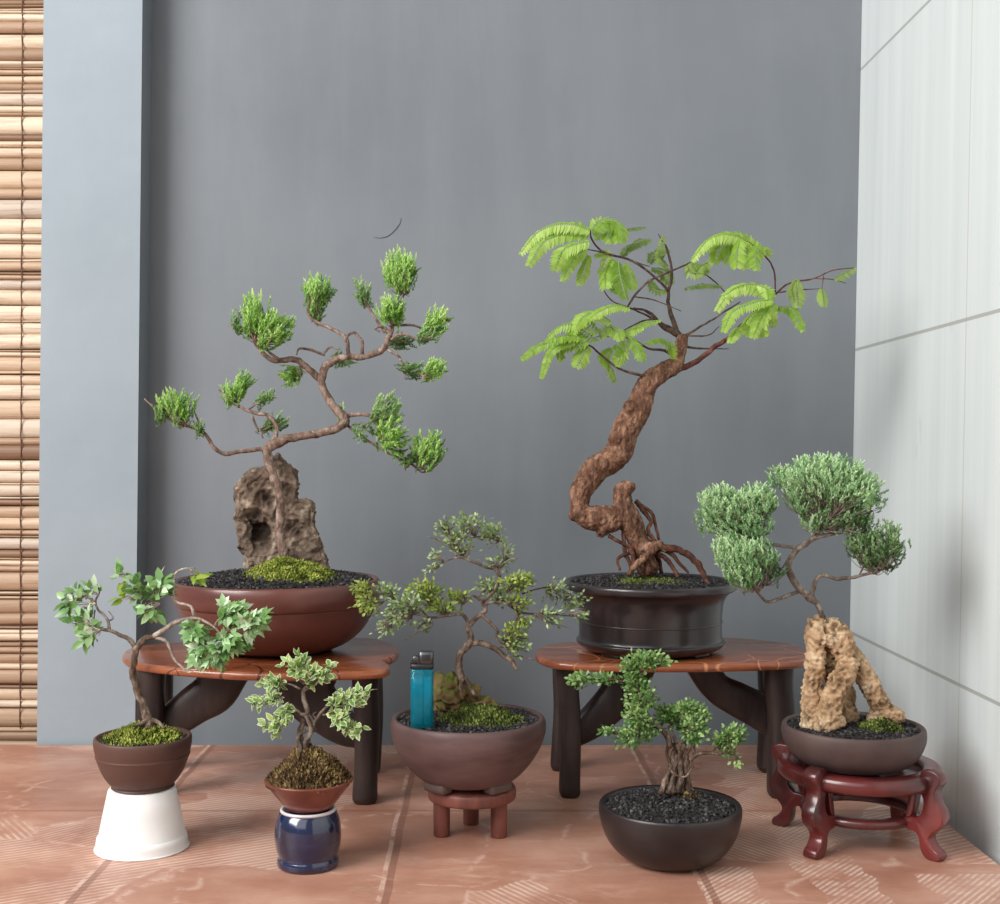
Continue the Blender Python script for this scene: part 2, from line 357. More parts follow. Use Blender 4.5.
# --- leaves
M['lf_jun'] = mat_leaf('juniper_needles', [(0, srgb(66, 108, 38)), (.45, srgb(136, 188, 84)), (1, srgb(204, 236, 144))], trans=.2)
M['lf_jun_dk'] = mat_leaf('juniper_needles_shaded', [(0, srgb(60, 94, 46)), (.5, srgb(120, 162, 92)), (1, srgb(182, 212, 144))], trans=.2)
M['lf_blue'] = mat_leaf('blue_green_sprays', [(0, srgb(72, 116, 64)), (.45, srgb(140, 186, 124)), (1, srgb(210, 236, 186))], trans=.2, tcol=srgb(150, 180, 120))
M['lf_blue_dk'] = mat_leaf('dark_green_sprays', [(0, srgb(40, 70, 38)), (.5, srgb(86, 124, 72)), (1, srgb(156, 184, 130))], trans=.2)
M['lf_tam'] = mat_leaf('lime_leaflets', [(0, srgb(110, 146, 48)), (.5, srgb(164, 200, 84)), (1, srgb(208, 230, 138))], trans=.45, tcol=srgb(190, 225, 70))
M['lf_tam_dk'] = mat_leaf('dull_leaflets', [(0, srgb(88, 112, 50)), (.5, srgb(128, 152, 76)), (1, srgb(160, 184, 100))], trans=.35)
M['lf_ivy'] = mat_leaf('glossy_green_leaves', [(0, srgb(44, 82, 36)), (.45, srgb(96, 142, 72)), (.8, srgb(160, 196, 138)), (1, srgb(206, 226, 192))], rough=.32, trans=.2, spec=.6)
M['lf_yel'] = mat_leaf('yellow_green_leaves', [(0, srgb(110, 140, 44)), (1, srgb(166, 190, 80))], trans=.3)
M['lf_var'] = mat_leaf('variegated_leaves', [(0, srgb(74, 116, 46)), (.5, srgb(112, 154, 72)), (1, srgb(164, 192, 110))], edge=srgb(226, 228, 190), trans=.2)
M['lf_small'] = mat_leaf('small_olive_leaves', [(0, srgb(84, 108, 64)), (.5, srgb(134, 158, 100)), (1, srgb(190, 206, 156))], trans=.25)
M['lf_lime'] = mat_leaf('small_yellow_green_leaves', [(0, srgb(84, 104, 40)), (.5, srgb(136, 156, 66)), (1, srgb(190, 202, 112))], trans=.3)
M['lf_box'] = mat_leaf('small_green_leaves', [(0, srgb(46, 80, 40)), (.5, srgb(98, 138, 72)), (1, srgb(172, 196, 128))], rough=.4, trans=.2)
# --- lighter
t = NT('teal_clear_plastic'); t.base(srgb(40, 170, 192), .08, .5); t.b.inputs['Transmission Weight'].default_value = .75; t.b.inputs['IOR'].default_value = 1.25; M['teal'] = t.m
M['teal_solid'] = mat_noise('teal_liquid', srgb(24, 128, 152), srgb(52, 172, 192), 60, .3, 0)
M['blackp'] = mat_noise('black_plastic', srgb(28, 28, 30), srgb(38, 38, 40), 60, .4, 0)
t = NT('steel'); t.base(srgb(96, 96, 98), .35); t.b.inputs['Metallic'].default_value = .9; M['steel'] = t.m

# ------------------------------------------------------------------ tagging
def thing(name, loc, label, cat, group=None):
    o = bpy.data.objects.new(name, None); C.objects.link(o); o.empty_display_size = .02; o.location = loc
    o['label'] = label; o['category'] = cat
    if group: o['group'] = group
    return o
def struct(mb, name, mat, parent=None, smooth=False):
    o = mb.build(name, mat, parent, smooth)
    if parent is None: o['kind'] = 'structure'
    return o

# ------------------------------------------------------------------ the setting
FD = Yf(745)                                     # back edge of the raised floor slab
WD = 1.745; PD = 1.694
XR = (847 - VX) * WD / F
mb = MB(); x1 = (847 - VX) * FD / F + .001; box(mb, ((-1.3 + x1) / 2, (FD - .4) / 2, -.03), (x1 + 1.3, FD + .4, .06)); struct(mb, 'floor', M['floor'])
mb = MB(); box(mb, ((-.62 + XR + .06) / 2, WD + .03, .62), (XR + .68, .06, 1.42)); wall = struct(mb, 'wall_back', M['wall'])
mb = MB(); q = catmull([P(x, y, WD - .0003) for x, y in ((374, 237), (380, 238), (388, 236), (395, 230), (400, 223), (401, 218))], 4)
tube(mb, q, lerp_list([.0003, .0006, .0007, .0003], len(q)), 6); mb.build('crack', M['crackm'], wall)
def lean_box(mb, x0, x1, y0, y1, z0, z1, sh0, sh1):
    vs = [(x0, y0, z0), (x1, y0, z0), (x1, y1, z0), (x0, y1, z0), (x0 + sh0, y0, z1), (x1 + sh1, y0, z1), (x1 + sh1, y1, z1), (x0 + sh0, y1, z1)]
    mb.add(vs, [(3, 2, 1, 0), (4, 5, 6, 7), (0, 1, 5, 4), (1, 2, 6, 5), (2, 3, 7, 6), (3, 0, 4, 7)])
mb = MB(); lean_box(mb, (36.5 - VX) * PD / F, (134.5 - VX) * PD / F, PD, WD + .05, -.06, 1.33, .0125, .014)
mb.m[3] = 1; struct(mb, 'wall_left', [M['pillar'], M['wall']])  # darker wall paint on the right side face stands in for its shade
mb = MB(); lean_box(mb, XR, XR + .05, -.35, WD + .06, -.06, 1.33, .027, .027); struct(mb, 'wall_right', M['tiles'])

# bamboo blind hanging at the left
bx1 = (41 - VX) * WD / F + .01
BY = WD - .008
blind = thing('bamboo_blind', (bx1 - .2, BY, -.05), 'split bamboo roller blind hanging at the far left beside the grey pillar', 'blind')
rnd = random.Random(4)
mb = MB(); z = -.05
while z < 1.3:
    hgt = rnd.choice([.003, .004, .007, .009, .011, .014, .017, .021, .026]); tt = rnd.random(); 
    if rnd.random() < .2: tt *= .3
    n = 26; vs = []; fs = []; seg = 7
    ph = rnd.random() * 10; nd = rnd.uniform(.03, .3)
    for i in range(n + 1):
        x = bx1 - .5 + .5 * i / n
        w = .0008 * math.sin(x * 7 + ph) + .0005 * noise.noise(Vector((x * 22, ph, 0)))
        dp = .0062 + .0014 * noise.noise(Vector((x * 8, ph, 3)))
        for k in range(seg):
            a = PI * (k / (seg - 1) - .5)
            vs.append((x, BY - dp * math.cos(a) + .003, z + hgt / 2 + w + math.sin(a) * hgt * .485))
    for i in range(n):
        for k in range(seg - 1): fs.append((i * seg + k, (i + 1) * seg + k, (i + 1) * seg + k + 1, i * seg + k + 1))
    mb.add(vs, fs, 0, tt); z += hgt
box(mb, (bx1 - .25, BY + .006, .65), (.5, .002, 1.29), 0, .05)
mb.build('slat_panel', M['bamboo'], blind)
for px in (23, -75):
    mb = MB(); x0 = (px - VX) * WD / F
    q = [Vector((x0 + .004 * z / 1.2 + .0006 * math.sin(z * 160), BY - .0035, z)) for z in [i * .012 for i in range(1, 106)]]
    tube(mb, q, [.0009] * len(q), 5); mb.build('cord', M['cord'], blind)

# ------------------------------------------------------------------ wooden stands with curved braces
def outline(l, z): return [(G(x, y, z).x, G(x, y, z).y) for x, y in l]
def smooth_poly(poly, n=4):
    q = [Vector((x, y, 0)) for x, y in poly]; m = len(q); out = []
    for i in range(m):
        a, b, c, d = q[i - 1], q[i], q[(i + 1) % m], q[(i + 2) % m]
        for k in range(n):
            t_ = k / n; v_ = 0.5 * ((2 * b) + (c - a) * t_ + (2 * a - 5 * b + 4 * c - d) * t_ * t_ + (3 * b - a - 3 * c + d) * t_ ** 3); out.append((v_.x, v_.y))
    return out
def flat_tube(mb, pts, rw, rd, mat=0, seg=14, bump=.06):      # oval bar in the picture plane: half width rw, half depth rd
    vs = []; fs = []; n = len(pts)
    for i, p in enumerate(pts):
        tt = (pts[min(i + 1, n - 1)] - pts[max(i - 1, 0)]).normalized(); yv = Vector((0, 1, 0)); w = tt.cross(yv).normalized(); yv = w.cross(tt).normalized()
        for k in range(seg):
            a = 2 * PI * k / seg; c_, s_ = math.cos(a), math.sin(a)
            e = lambda q: math.copysign(abs(q) ** .7, q)
            dv = w * (e(c_) * rw[i]) + yv * (e(s_) * rd[i])
            vs.append(p + dv * (1 + bump * noise.noise((p + dv) * 28)))
    for i in range(n - 1):
        for k in range(seg): fs.append((i * seg + k, i * seg + (k + 1) % seg, (i + 1) * seg + (k + 1) % seg, (i + 1) * seg + k))
    fs.append(tuple(range(seg))[::-1]); fs.append(tuple((n - 1) * seg + k for k in range(seg)))
    mb.add(vs, fs, mat)
def bar(root, name, pts, w, dep, mat):                     # pts: Vectors, w: half widths (m)
    q = catmull(pts, 6); mb = MB(); flat_tube(mb, q, lerp_list(w, len(q)), lerp_list(dep, len(q))); mb.v = [(x, y, min(z, ZCAP)) for x, y, z in mb.v]; return mb.build(name, mat, root)

ZT = .157
def stand(label, out, zt, legs, braces, thick=.0095):
    ol = outline(out, zt); cx = sum(p[0] for p in ol) / len(ol); cy = sum(p[1] for p in ol) / len(ol)
    root = thing('plant_stand', (cx, cy, 0), label, 'plant stand', 'wooden stands with curved braces')
    mb = MB(); prism(mb, smooth_poly(ol, 4), zt - thick, zt, .0042, seg=4)
    o = mb.build('tabletop', M['top'], root)
    global ZCAP
    zb = zt - thick; ZCAP = zb + .003
    for (xt, xb, d, hw) in legs:
        pt = P(xt, 453 + (H - zb) * F / d, d); pt.z = zb + .002; pb = P(xb, 453 + H * F / d, d); pb.z = 0
        mid = pt.lerp(pb, .5) + Vector((.002, 0, 0)); s = d / F
        bar(root, 'leg', [pt, pt.lerp(pb, .15), mid, pt.lerp(pb, .9), pt.lerp(pb, .97), pb], [hw * s * k for k in (1.1, 1.02, .95, .97, .95, .78)], [hw * s * k for k in (1.1, 1.05, 1, 1, .95, .8)], M['darkwood'])
    for pts, ws, d in braces:
        v = [P(x, y, d) for x, y in pts]; v[-1].z = zb + .001 if v[-1].z > zb - .02 else v[-1].z
        bar(root, 'brace', v, [w * d / F for w in ws], [.013] * len(ws), M['darkwood'])
    return root
stand('brown wooden stand with curved dark braces carrying the wide red-brown pot',
      [(122, 655), (127, 649), (142, 645), (180, 642), (240, 640), (300, 639), (345, 637.5), (372, 638), (390, 642), (399, 648), (397, 654), (389, 658), (384, 660), (390, 664), (388, 669), (372, 671), (330, 672.5), (280, 673), (235, 672), (190, 669), (150, 665), (130, 661)], ZT,
      [(152, 146, 1.43, 13), (163, 160, 1.55, 10), (366, 365, 1.41, 13), (374, 372, 1.545, 9)],
      [([(150, 738), (172, 721), (195, 705), (215, 690), (226, 674)], (15, 17, 20, 23, 27), 1.45), ([(364, 736), (345, 728), (325, 712), (310, 695), (303, 674)], (13, 17, 22, 28, 33), 1.45)])
stand('brown wooden stand with curved dark braces carrying the tall black pot',
      [(535, 653), (539, 647), (555, 643), (600, 640), (660, 638), (720, 637), (765, 640), (797, 645), (809, 652), (806, 659), (780, 662), (720, 664), (660, 664.5), (600, 664), (560, 662), (542, 658)], .160,
      [(567, 570, 1.435, 11), (562, 559, 1.555, 9), (778, 781, 1.435, 14), (772, 771, 1.55, 14)],
      [([(574, 734), (592, 722), (608, 707), (622, 690), (632, 668)], (13, 16, 18, 22, 26), 1.47), ([(782, 722), (762, 712), (738, 700), (715, 686), (698, 666)], (20, 19, 17, 15, 16), 1.47)])

# ------------------------------------------------------------------ supports at the front
# white upside-down cup
cd = 1.25; cx = (142 - VX) * cd / F
cup = thing('plastic_cup', (cx, cd, 0), 'white plastic cup standing upside down under the small brown pot', 'cup')
mb = MB(); lathe(mb, cx, cd, smooth_prof([(.0452, 0), (.0458, .001), (.0450, .004), (.0438, .0125)], 2) + [(.0428, .0128), (.0422, .0138), (.0376, .037), (.0330, .0585), (.0318, .0598), (0, .0600)], 72)
mb.build('cup_body', M['cup'], cup); mb = MB()
lathe(mb, cx, cd, [(.0455, .0), (.0464, .0006), (.0464, .0016), (.0453, .002)], 72); mb.build('rim', M['cup'], cup)
# blue vase
vd = 1.195; vx = (308 - VX) * vd / F; s = vd / F
vase = thing('ceramic_jar', (vx, vd, 0), 'glossy cobalt blue ceramic jar under the variegated bonsai', 'jar')
pr = pxprof(vd, [(27, 865), (30, 864), (31, 861), (30.5, 857), (29.6, 854), (31.5, 848), (33, 839), (33.2, 831), (32, 821), (29, 813), (27, 810)])
mb = MB(); lathe(mb, vx, vd, smooth_prof(pr, 3), 72); mb.build('jar_body', M['cobalt'], vase)
vz = pr[-1][1]
mb = MB(); lathe(mb, vx, vd, [(.0262, vz - .0005), (.0266, vz + .001), (.0258, vz + .0022), (.0235, vz + .002), (.0225, vz - .004), (0, vz - .004)], 72); mb.build('lip', M['white_glaze'], vase)
# small round stool
sd = 1.295; sx_ = (472 - VX) * sd / F; zs = .0500
stool = thing('stool', (sx_, sd, 0), 'small reddish wooden stool with round seat under the pot holding the lighter', 'stool')
mb = MB(); lathe(mb, sx_, sd, smooth_prof([(.040, zs - .0135), (.0448, zs - .0125), (.0458, zs - .007), (.0450, zs - .0015), (.0425, zs)], 3), 48, wob=.012); mb.build('seat', M['stoolwood'], stool)
for lx, ly in ((441.5, 838), (499, 839), (471, 826)):
    b = G(lx, ly); b.y += .008; mb = MB()
    q = [Vector((b.x, b.y, z)) for z in (0, .001, .015, .03, zs - .012)]; tube(mb, q, [.0078, .0084, .0085, .0086, .0088], 18); mb.build('leg', M['stoolwood'], stool)
# carved red stand
rd_ = 1.275; rx_ = (859 - VX) * rd_ / F
cs = thing('carved_stand', (rx_, rd_, 0), 'round red carved wooden stand with scrolled legs by the white tiled wall', 'plant stand')
def ring(mb, r0, r1, z0, z1, b=.0015, seg=72):
    pr = [(r0, z0 + b), (r0 + b, z0), (r1 - b, z0), (r1, z0 + b), (r1 + .0008, (z0 + z1) / 2), (r1, z1 - b), (r1 - b, z1), (r0 + b, z1), (r0, z1 - b), (r0, z0 + b)]
    vs = []; fs = []
    for r, z in pr:
        for k in range(seg): a = 2 * PI * k / seg; vs.append((rx_ + r * math.cos(a), rd_ + r * math.sin(a), z))
    for i in range(len(pr) - 1):
        for k in range(seg): fs.append((i * seg + k, i * seg + (k + 1) % seg, (i + 1) * seg + (k + 1) % seg, (i + 1) * seg + k))
    mb.add(vs, fs)
mb = MB(); ring(mb, .060, .0805, .064, .0795, .003); mb.build('top_ring', M['redwood'], cs)
mb = MB(); lathe(mb, rx_, rd_, [(0, .0715), (.0612, .0715), (.0612, .0752), (0, .0752)], 60); mb.build('top_panel', M['redwood2'], cs)
mb = MB(); ring(mb, .046, .058, .026, .035, .002); mb.build('lower_ring', M['redwood2'], cs)
LEG = [(.0735, .0855), (.080, .0872), (.0875, .0858), (.0922, .081), (.0922, .0755), (.0885, .070), (.0865, .064), (.089, .056), (.0935, .049), (.095, .041), (.092, .033), (.0855, .0275), (.081, .022),
       (.081, .017), (.086, .011), (.0905, .008), (.092, .003), (.089, 0), (.080, 0), (.074, .004), (.071, .011), (.070, .019), (.066, .024), (.059, .025), (.054, .029), (.054, .035), (.060, .038), (.067, .0385), (.072, .043), (.0745, .050), (.0745, .058), (.0715, .064), (.0705, .072), (.071, .080)]
for ang in (-127, -47, 41, 131):
    a = math.radians(ang); rv = Vector((math.sin(a), -math.cos(a), 0)); tv = Vector((math.cos(a), math.sin(a), 0)); mb = MB()
    for poly, th in ((smooth_poly(LEG, 3), .0075), ([(.0535, .030), (.0595, .034), (.0635, .046), (.0665, .062), (.067, .066), (.060, .066), (.057, .050)], .006)):
        bm = bmesh.new(); f = bm.faces.new([bm.verts.new((r, 0, z)) for r, z in poly])
        ext = bmesh.ops.extrude_face_region(bm, geom=[f])
        ev = [g for g in ext['geom'] if isinstance(g, bmesh.types.BMVert)]
        for v_ in bm.verts: v_.co.y = -th
        for v_ in ev: v_.co.y = th
        bmesh.ops.recalc_face_normals(bm, faces=list(bm.faces))
        es = [e for e in bm.edges if abs(e.verts[0].co.y - e.verts[1].co.y) < 1e-7]
        bmesh.ops.bevel(bm, geom=es, offset=.0012, segments=2, profile=.5, affect='EDGES')
        for v_ in bm.verts: v_.co = Vector((rx_, rd_, v_.co.z)) + rv * v_.co.x + tv * v_.co.y
        bm.verts.index_update(); mb.frombm(bm)
    mb.build('leg', M['redwood'], cs)

# ------------------------------------------------------------------ bonsai building blocks
def pebbles(mb, cx, cy, r, zf, n, size, rnd, mat=0, sy=1.0):
    base = [Vector(v) for v in ((1, 0, 0), (-1, 0, 0), (0, 1, 0), (0, -1, 0), (0, 0, 1), (0, 0, -1))]
    fc = [(0, 2, 4), (2, 1, 4), (1, 3, 4), (3, 0, 4), (2, 0, 5), (1, 2, 5), (3, 1, 5), (0, 3, 5)]
    for _ in range(n):
        a = rnd.random() * 2 * PI; q = r * math.sqrt(rnd.random()); x = cx + q * math.cos(a); y = cy + q * math.sin(a) * sy
        s = size * rnd.uniform(.6, 1.35); rot = Quaternion((rnd.gauss(0, 1), rnd.gauss(0, 1), rnd.gauss(0, 1), rnd.gauss(0, 1))).normalized()
        c = Vector((x, y, zf(x, y) + s * rnd.uniform(-.1, .6)))
        mb.add([c + rot @ (v * s * rnd.uniform(.7, 1.1)) for v in base], fc, mat, rnd.random() ** 1.5)
def gravel(root, cx, cy, r, z, n, size, seed, dome=.004, mats=None):
    rnd = random.Random(seed); mb = MB(); zf = lambda x, y: z + dome * (1 - ((x - cx) ** 2 + (y - cy) ** 2) / r ** 2)
    lathe(mb, cx, cy, [(r, z - .004)] + [(r * k / 8, z + dome * (1 - (k / 8) ** 2)) for k in range(8, -1, -1)], 40, 1)
    pebbles(mb, cx, cy, r * .99, zf, n, size, rnd); return mb.build('gravel', mats or [M['gravel'], M['soil']], root, False, 'stuff'), zf
def moss(root, cx, cy, rx, ry, z, h, n, size, seed, mat='moss', power=1.0):
    rnd = random.Random(seed); mb = MB(); K = 36; R = 12; vs = []; fs = []
    def hz(u, v):
        q = min(1, math.hypot(u, v)); return z - .002 + h * (1 - q ** (2 * power)) * (1 + .25 * noise.noise(Vector((u * 2.3, v * 2.3, seed)))) + .0030 * noise.noise(Vector((u * 6, v * 6, seed))) + .002 * noise.noise(Vector((u * 13, v * 13, seed)))
    for i in range(R + 1):
        for k in range(K):
            a = 2 * PI * k / K; q = i / R * (1 + .12 * noise.noise(Vector((math.cos(a) * 2, math.sin(a) * 2, seed + .5)))); u, v = q * math.cos(a), q * math.sin(a)
            vs.append((cx + rx * u, cy + ry * v, hz(u, v) if i < R else z - .004))
    for i in range(R):
        for k in range(K): fs.append((i * K + k, (i + 1) * K + k, (i + 1) * K + (k + 1) % K, i * K + (k + 1) % K))
    mb.add(vs, fs, 0, .15)
    for _ in range(n):
        a = rnd.random() * 2 * PI; q = math.sqrt(rnd.random()) * 1.02; u, v = q * math.cos(a), q * math.sin(a); c = Vector((cx + rx * u, cy + ry * v, hz(u, v)))
        d = Vector((u * .6 + rnd.gauss(0, .5), v * .6 + rnd.gauss(0, .5), 1)).normalized(); spike(mb, c, d, size * rnd.uniform(.6, 1.5), size * .42, 0, min(1, max(0, rnd.gauss(.47 + .55 * noise.noise(c * 75), .22))))
    return mb.build('moss', M[mat], root, False, 'stuff')
def spike(mb, p, d, l, r, mat=0, tint=.5):
    u = d.orthogonal().normalized(); w = d.cross(u); m = p + d * (l * .45)
    mb.add([p + u * r * .5, p - u * r * .5, m + w * r, m - w * r, p + d * l], [(0, 2, 3), (1, 3, 2), (2, 4, 3)], mat, tint)
def leaf(mb, p, d, nrm, l, w, mat=0, tint=.5, fold=.25, curl=.15):
    s = d.cross(nrm); s = s.normalized() if s.length > 1e-6 else d.orthogonal().normalized(); n = s.cross(d).normalized()
    mid = [p + d * (l * t_) - n * (curl * l * t_ * t_) for t_ in (0, .3, .62, 1)]
    wl = (.42, .36)
    vs = mid + [mid[1] + s * w * .47 + n * w * fold * .4, mid[2] + s * w * .42 + n * w * fold * .4, mid[1] - s * w * .47 + n * w * fold * .4, mid[2] - s * w * .42 + n * w * fold * .4]
    mb.add(vs, [(0, 1, 4), (1, 2, 5, 4), (2, 3, 5), (0, 6, 1), (1, 6, 7, 2), (2, 7, 3)], mat, tint, [.6, 0, 0, .9, 1, 1, 1, 1])
def rv(rnd): return Vector((rnd.gauss(0, 1), rnd.gauss(0, 1), rnd.gauss(0, 1))).normalized()
def clamp(x): return max(0.0, min(1.0, x))
def inball(rnd, k=.5):
    v = rv(rnd); return v * (rnd.random() ** k)

class Tree:
    """trunk, branches and foliage of one bonsai; coordinates are read off as pixels and set at distance d"""
    def __init__(s, root, crop, d, bark_, seed): s.root, s.crop, s.d, s.bark, s.rnd = root, crop, d, bark_, random.Random(seed); s.trunk = None; s.s = d / F; s.seed = seed
    def pt(s, u, v, dd=0.0, crop=None):
        x, y = cp(crop or s.crop, u, v); return P(x, y, s.d + dd)
    def line(s, l, d0=0.0, d1=0.0, crop=None):
        n = len(l); return [s.pt(q[0], q[1], (q[2] if len(q) > 2 else d0 + (d1 - d0) * i / (n - 1)), crop) for i, q in enumerate(l)]
    def limb(s, name, lines, seg=9, bump=.25, mat=None):     # lines: (pts, radii px, d0, d1)
        mb = MB()
        for pts, rad, d0, d1 in lines:
            q = catmull(s.line(pts, d0, d1), 5); r = lerp_list([x * s.s for x in rad], len(q))
            q = [p + Vector((noise.noise(p * 140), noise.noise(p * 90 + Vector((7, 0, 0))), noise.noise(p * 90 + Vector((0, 7, 0))))) * min(.0018, r[i] * .55) for i, p in enumerate(q)]
            tube(mb, q, r, seg, bump=bump, bs=260)
        o = mb.build(name, mat or s.bark, s.root if name == 'trunk' else s.trunk)
        if name == 'trunk': s.trunk = o
        return o
    def branch(s, pts, rad, d0=0.0, d1=0.0, extra=(), seg=7, mat=None): return s.limb('branch', [(pts, rad, d0, d1)] + list(extra), seg, mat=mat)
    # sprays of scale leaves: fingers from the anchor out to points of an ellipsoid
    def sprays(s, c, r, anchor, n, mat, dd=0.0, flen=14, sp=3.7, sr=.62, nsp=20, rd=None, up=.22, twig=None, tb=0.0, crop=None, spread=.5, da=None, name='foliage_pad'):
        rnd = s.rnd; mb = MB(); cr = crop or s.crop; k = CROP[cr][2]; C0 = s.pt(c[0], c[1], dd, cr); A = s.pt(anchor[0], anchor[1], dd if da is None else da, cr); u = s.s
        rx, rz = r[0] * 1.08 / k * u, r[1] * 1.08 / k * u; ry = (rd or min(r)) / k * u; n = int(n * 1.4)
        for i in range(n):
            b = inball(rnd, .42); tip = C0 + Vector((b.x * rx, b.y * ry, b.z * rz))
            dr = (tip - A).normalized() + Vector((0, 0, up)) + rv(rnd) * spread; dr.normalize()
            L = flen * u * rnd.uniform(.6, 1.25); st = tip - dr * L
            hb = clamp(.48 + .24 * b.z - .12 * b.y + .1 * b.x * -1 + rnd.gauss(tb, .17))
            if i % 4 == 0:
                m = A.lerp(st, .5) - Vector((0, 0, 1)) * (A - st).length * .08 + rv(rnd) * .003
                tube(mb, catmull([A, m, st], 3), lerp_list([.75 * u, .3 * u], 7), 4, 1, .5, cap=False)
            ax = dr.copy(); p = st.copy(); N = nsp
            for j in range(N):
                ax = (ax + rv(rnd) * .1 + Vector((0, 0, .02))).normalized(); p = p + ax * (L / N)
                sd_ = (rv(rnd)); sd_ = (sd_ - ax * sd_.dot(ax)).normalized()
                t_ = j / N; l_ = sp * u * rnd.uniform(.7, 1.25) * (1.15 - .5 * t_)
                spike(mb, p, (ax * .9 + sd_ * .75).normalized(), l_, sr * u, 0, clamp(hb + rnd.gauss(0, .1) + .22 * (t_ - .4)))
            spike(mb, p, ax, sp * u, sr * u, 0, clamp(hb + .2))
        return mb.build(name, [mat, twig or s.bark], s.root, False)
    # broad leaves in an ellipsoid
    def leaves(s, c, r, anchor, n, mat, L=6, W=3.5, dd=0.0, rd=None, face=.5, up=.6, ntw=8, twig=None, tb=0.0, crop=None, da=None, shell=.45, tr=.8, curl=.15, out=.8, name='foliage_pad', fold=.25, pairs=False, palm=0):
        rnd = s.rnd; mb = MB(); cr = crop or s.crop; k = CROP[cr][2]; C0 = s.pt(c[0], c[1], dd, cr); A = s.pt(anchor[0], anchor[1], dd if da is None else da, cr); u = s.s
        rx, rz = r[0] * 1.06 / k * u, r[1] * 1.06 / k * u; ry = (rd or (r[0] + r[1]) * .5) / k * u
        nodes = []
        for i in range(ntw):
            b = inball(rnd, .4); e = C0 + Vector((b.x * rx, b.y * ry, b.z * rz)); m = A.lerp(e, .5) + rv(rnd) * (e - A).length * .14 + Vector((0, 0, (e - A).length * .08))
            q = catmull([A, A.lerp(m, .5) + rv(rnd) * (e - A).length * .04, m, e], 4); tube(mb, q, lerp_list([tr * u, tr * .75 * u, tr * .35 * u], len(q)), 5, 1, .5, cap=False)
            nodes += q[4:] + [q[-1]] * 3
        for i in range(n):
            b = inball(rnd, shell); p = C0 + Vector((b.x * rx, b.y * ry, b.z * rz))
            if nodes:
                q = rnd.choice(nodes); p = p.lerp(q, rnd.uniform(.05, .6) if not pairs else rnd.uniform(.3, .95))
            o = Vector((b.x, b.y, b.z))
            dr = (o * out + (p - A).normalized() * .7 + rv(rnd) * .75).normalized()
            nm = (Vector((0, -face, 0)) + Vector((-.25, 0, up)) + rv(rnd) * .55).normalized()
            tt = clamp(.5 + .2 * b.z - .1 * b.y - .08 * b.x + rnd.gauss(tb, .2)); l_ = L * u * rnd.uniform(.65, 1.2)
            if palm:
                if i % 2: continue
                for q_ in range(palm):
                    an = (q_ - (palm - 1) / 2) * .72 + rnd.gauss(0, .1); dq = Matrix.Rotation(an, 3, nm) @ dr
                    leaf(mb, p, dq.normalized(), (nm + rv(rnd) * .2).normalized(), l_ * (1.12 - .28 * abs(an)), W * u * .72, 0, clamp(tt + rnd.gauss(0, .09)), fold, curl)
                continue
            leaf(mb, p, dr, nm, l_, W * u * rnd.uniform(.8, 1.15), 0, tt, fold, curl)
            if pairs: leaf(mb, p, (dr * -.3 + rv(rnd)).normalized(), nm, l_ * .9, W * u, 0, clamp(tt + rnd.gauss(0, .1)), fold, curl)
        return mb.build(name, [mat, twig or s.bark], s.root, True)
    def pinnate(s, specs, mat, dd=0.0, half=9, step=2.3, w=3.1, twig=None, name='foliage_pad', tb=0.0, jit=.012):
        rnd = s.rnd; mb = MB(); u = s.s
        for sp_ in specs:
            h = half; pts = sp_
            if isinstance(sp_[-1], (int, float)): h = sp_[-1]; pts = sp_[:-1]
            d0 = dd + rnd.gauss(0, jit); d1 = d0 + rnd.gauss(-.004, jit)
            q = catmull(s.line(pts, d0, d1), 10)
            tot = sum((q[i + 1] - q[i]).length for i in range(len(q) - 1)); nn = max(4, int(tot / (step * u)))
            tube(mb, q, lerp_list([.45 * u, .25 * u], len(q)), 4, 0, .45, cap=False)
            roll = rnd.uniform(-.5, .5); base = rnd.gauss(.5 + tb, .12)
            for j in range(nn + 1):
                t_ = j / nn; f = t_ * (len(q) - 1); i = min(int(f), len(q) - 2); p = q[i].lerp(q[i + 1], f - i); T = (q[i + 1] - q[i]).normalized()
                N = Vector((-.15 + roll, -.75, .65)); S = T.cross(N).normalized(); N = S.cross(T)
                hl = h * u * (math.sin(PI * (.12 + .80 * t_)) ** .6) * rnd.uniform(.85, 1.1)
                for sg in (-1, 1):
                    dr = (S * sg + T * .45 - N * .25 - Vector((0, 0, .30)) + rv(rnd) * .10).normalized()
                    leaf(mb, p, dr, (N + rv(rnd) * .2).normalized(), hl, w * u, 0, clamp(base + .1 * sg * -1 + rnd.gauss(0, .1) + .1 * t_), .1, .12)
        return mb.build(name, [mat, twig or s.bark], s.root, True)
def bonsai(cx, d, zb, label): return thing('bonsai_tree', ((cx - VX) * d / F, d, zb), label, 'bonsai', 'potted bonsai trees')
def pot(root, cx, d, prof, inner, mat, seg=80, sm=3, wob=.004):
    """outer silhouette bottom->rim in (px radius, px row), then the inside; lathe about the pot axis"""
    x = (cx - VX) * d / F; a = pxprof(d, prof); b = pxprof(d, inner); mb = MB()
    lathe(mb, x, d, smooth_prof(a, sm) + b, seg, wob=wob); return mb.build('pot', mat, root)
def feet(potobj, cx, d, r, zb, h, w, n, mat, ph=.4):
    x = (cx - VX) * d / F
    for i in range(n):
        a = 2 * PI * i / n + ph; c = Vector((x + r * math.cos(a), d + r * math.sin(a), zb + h / 2)); mb = MB()
        box(mb, c, (w, w * .55, h), 0, .5, min(h, w * .5) * .35, Matrix.Rotation(a + PI / 2, 3, 'Z')); o = mb.build('pot_foot', mat, potobj)

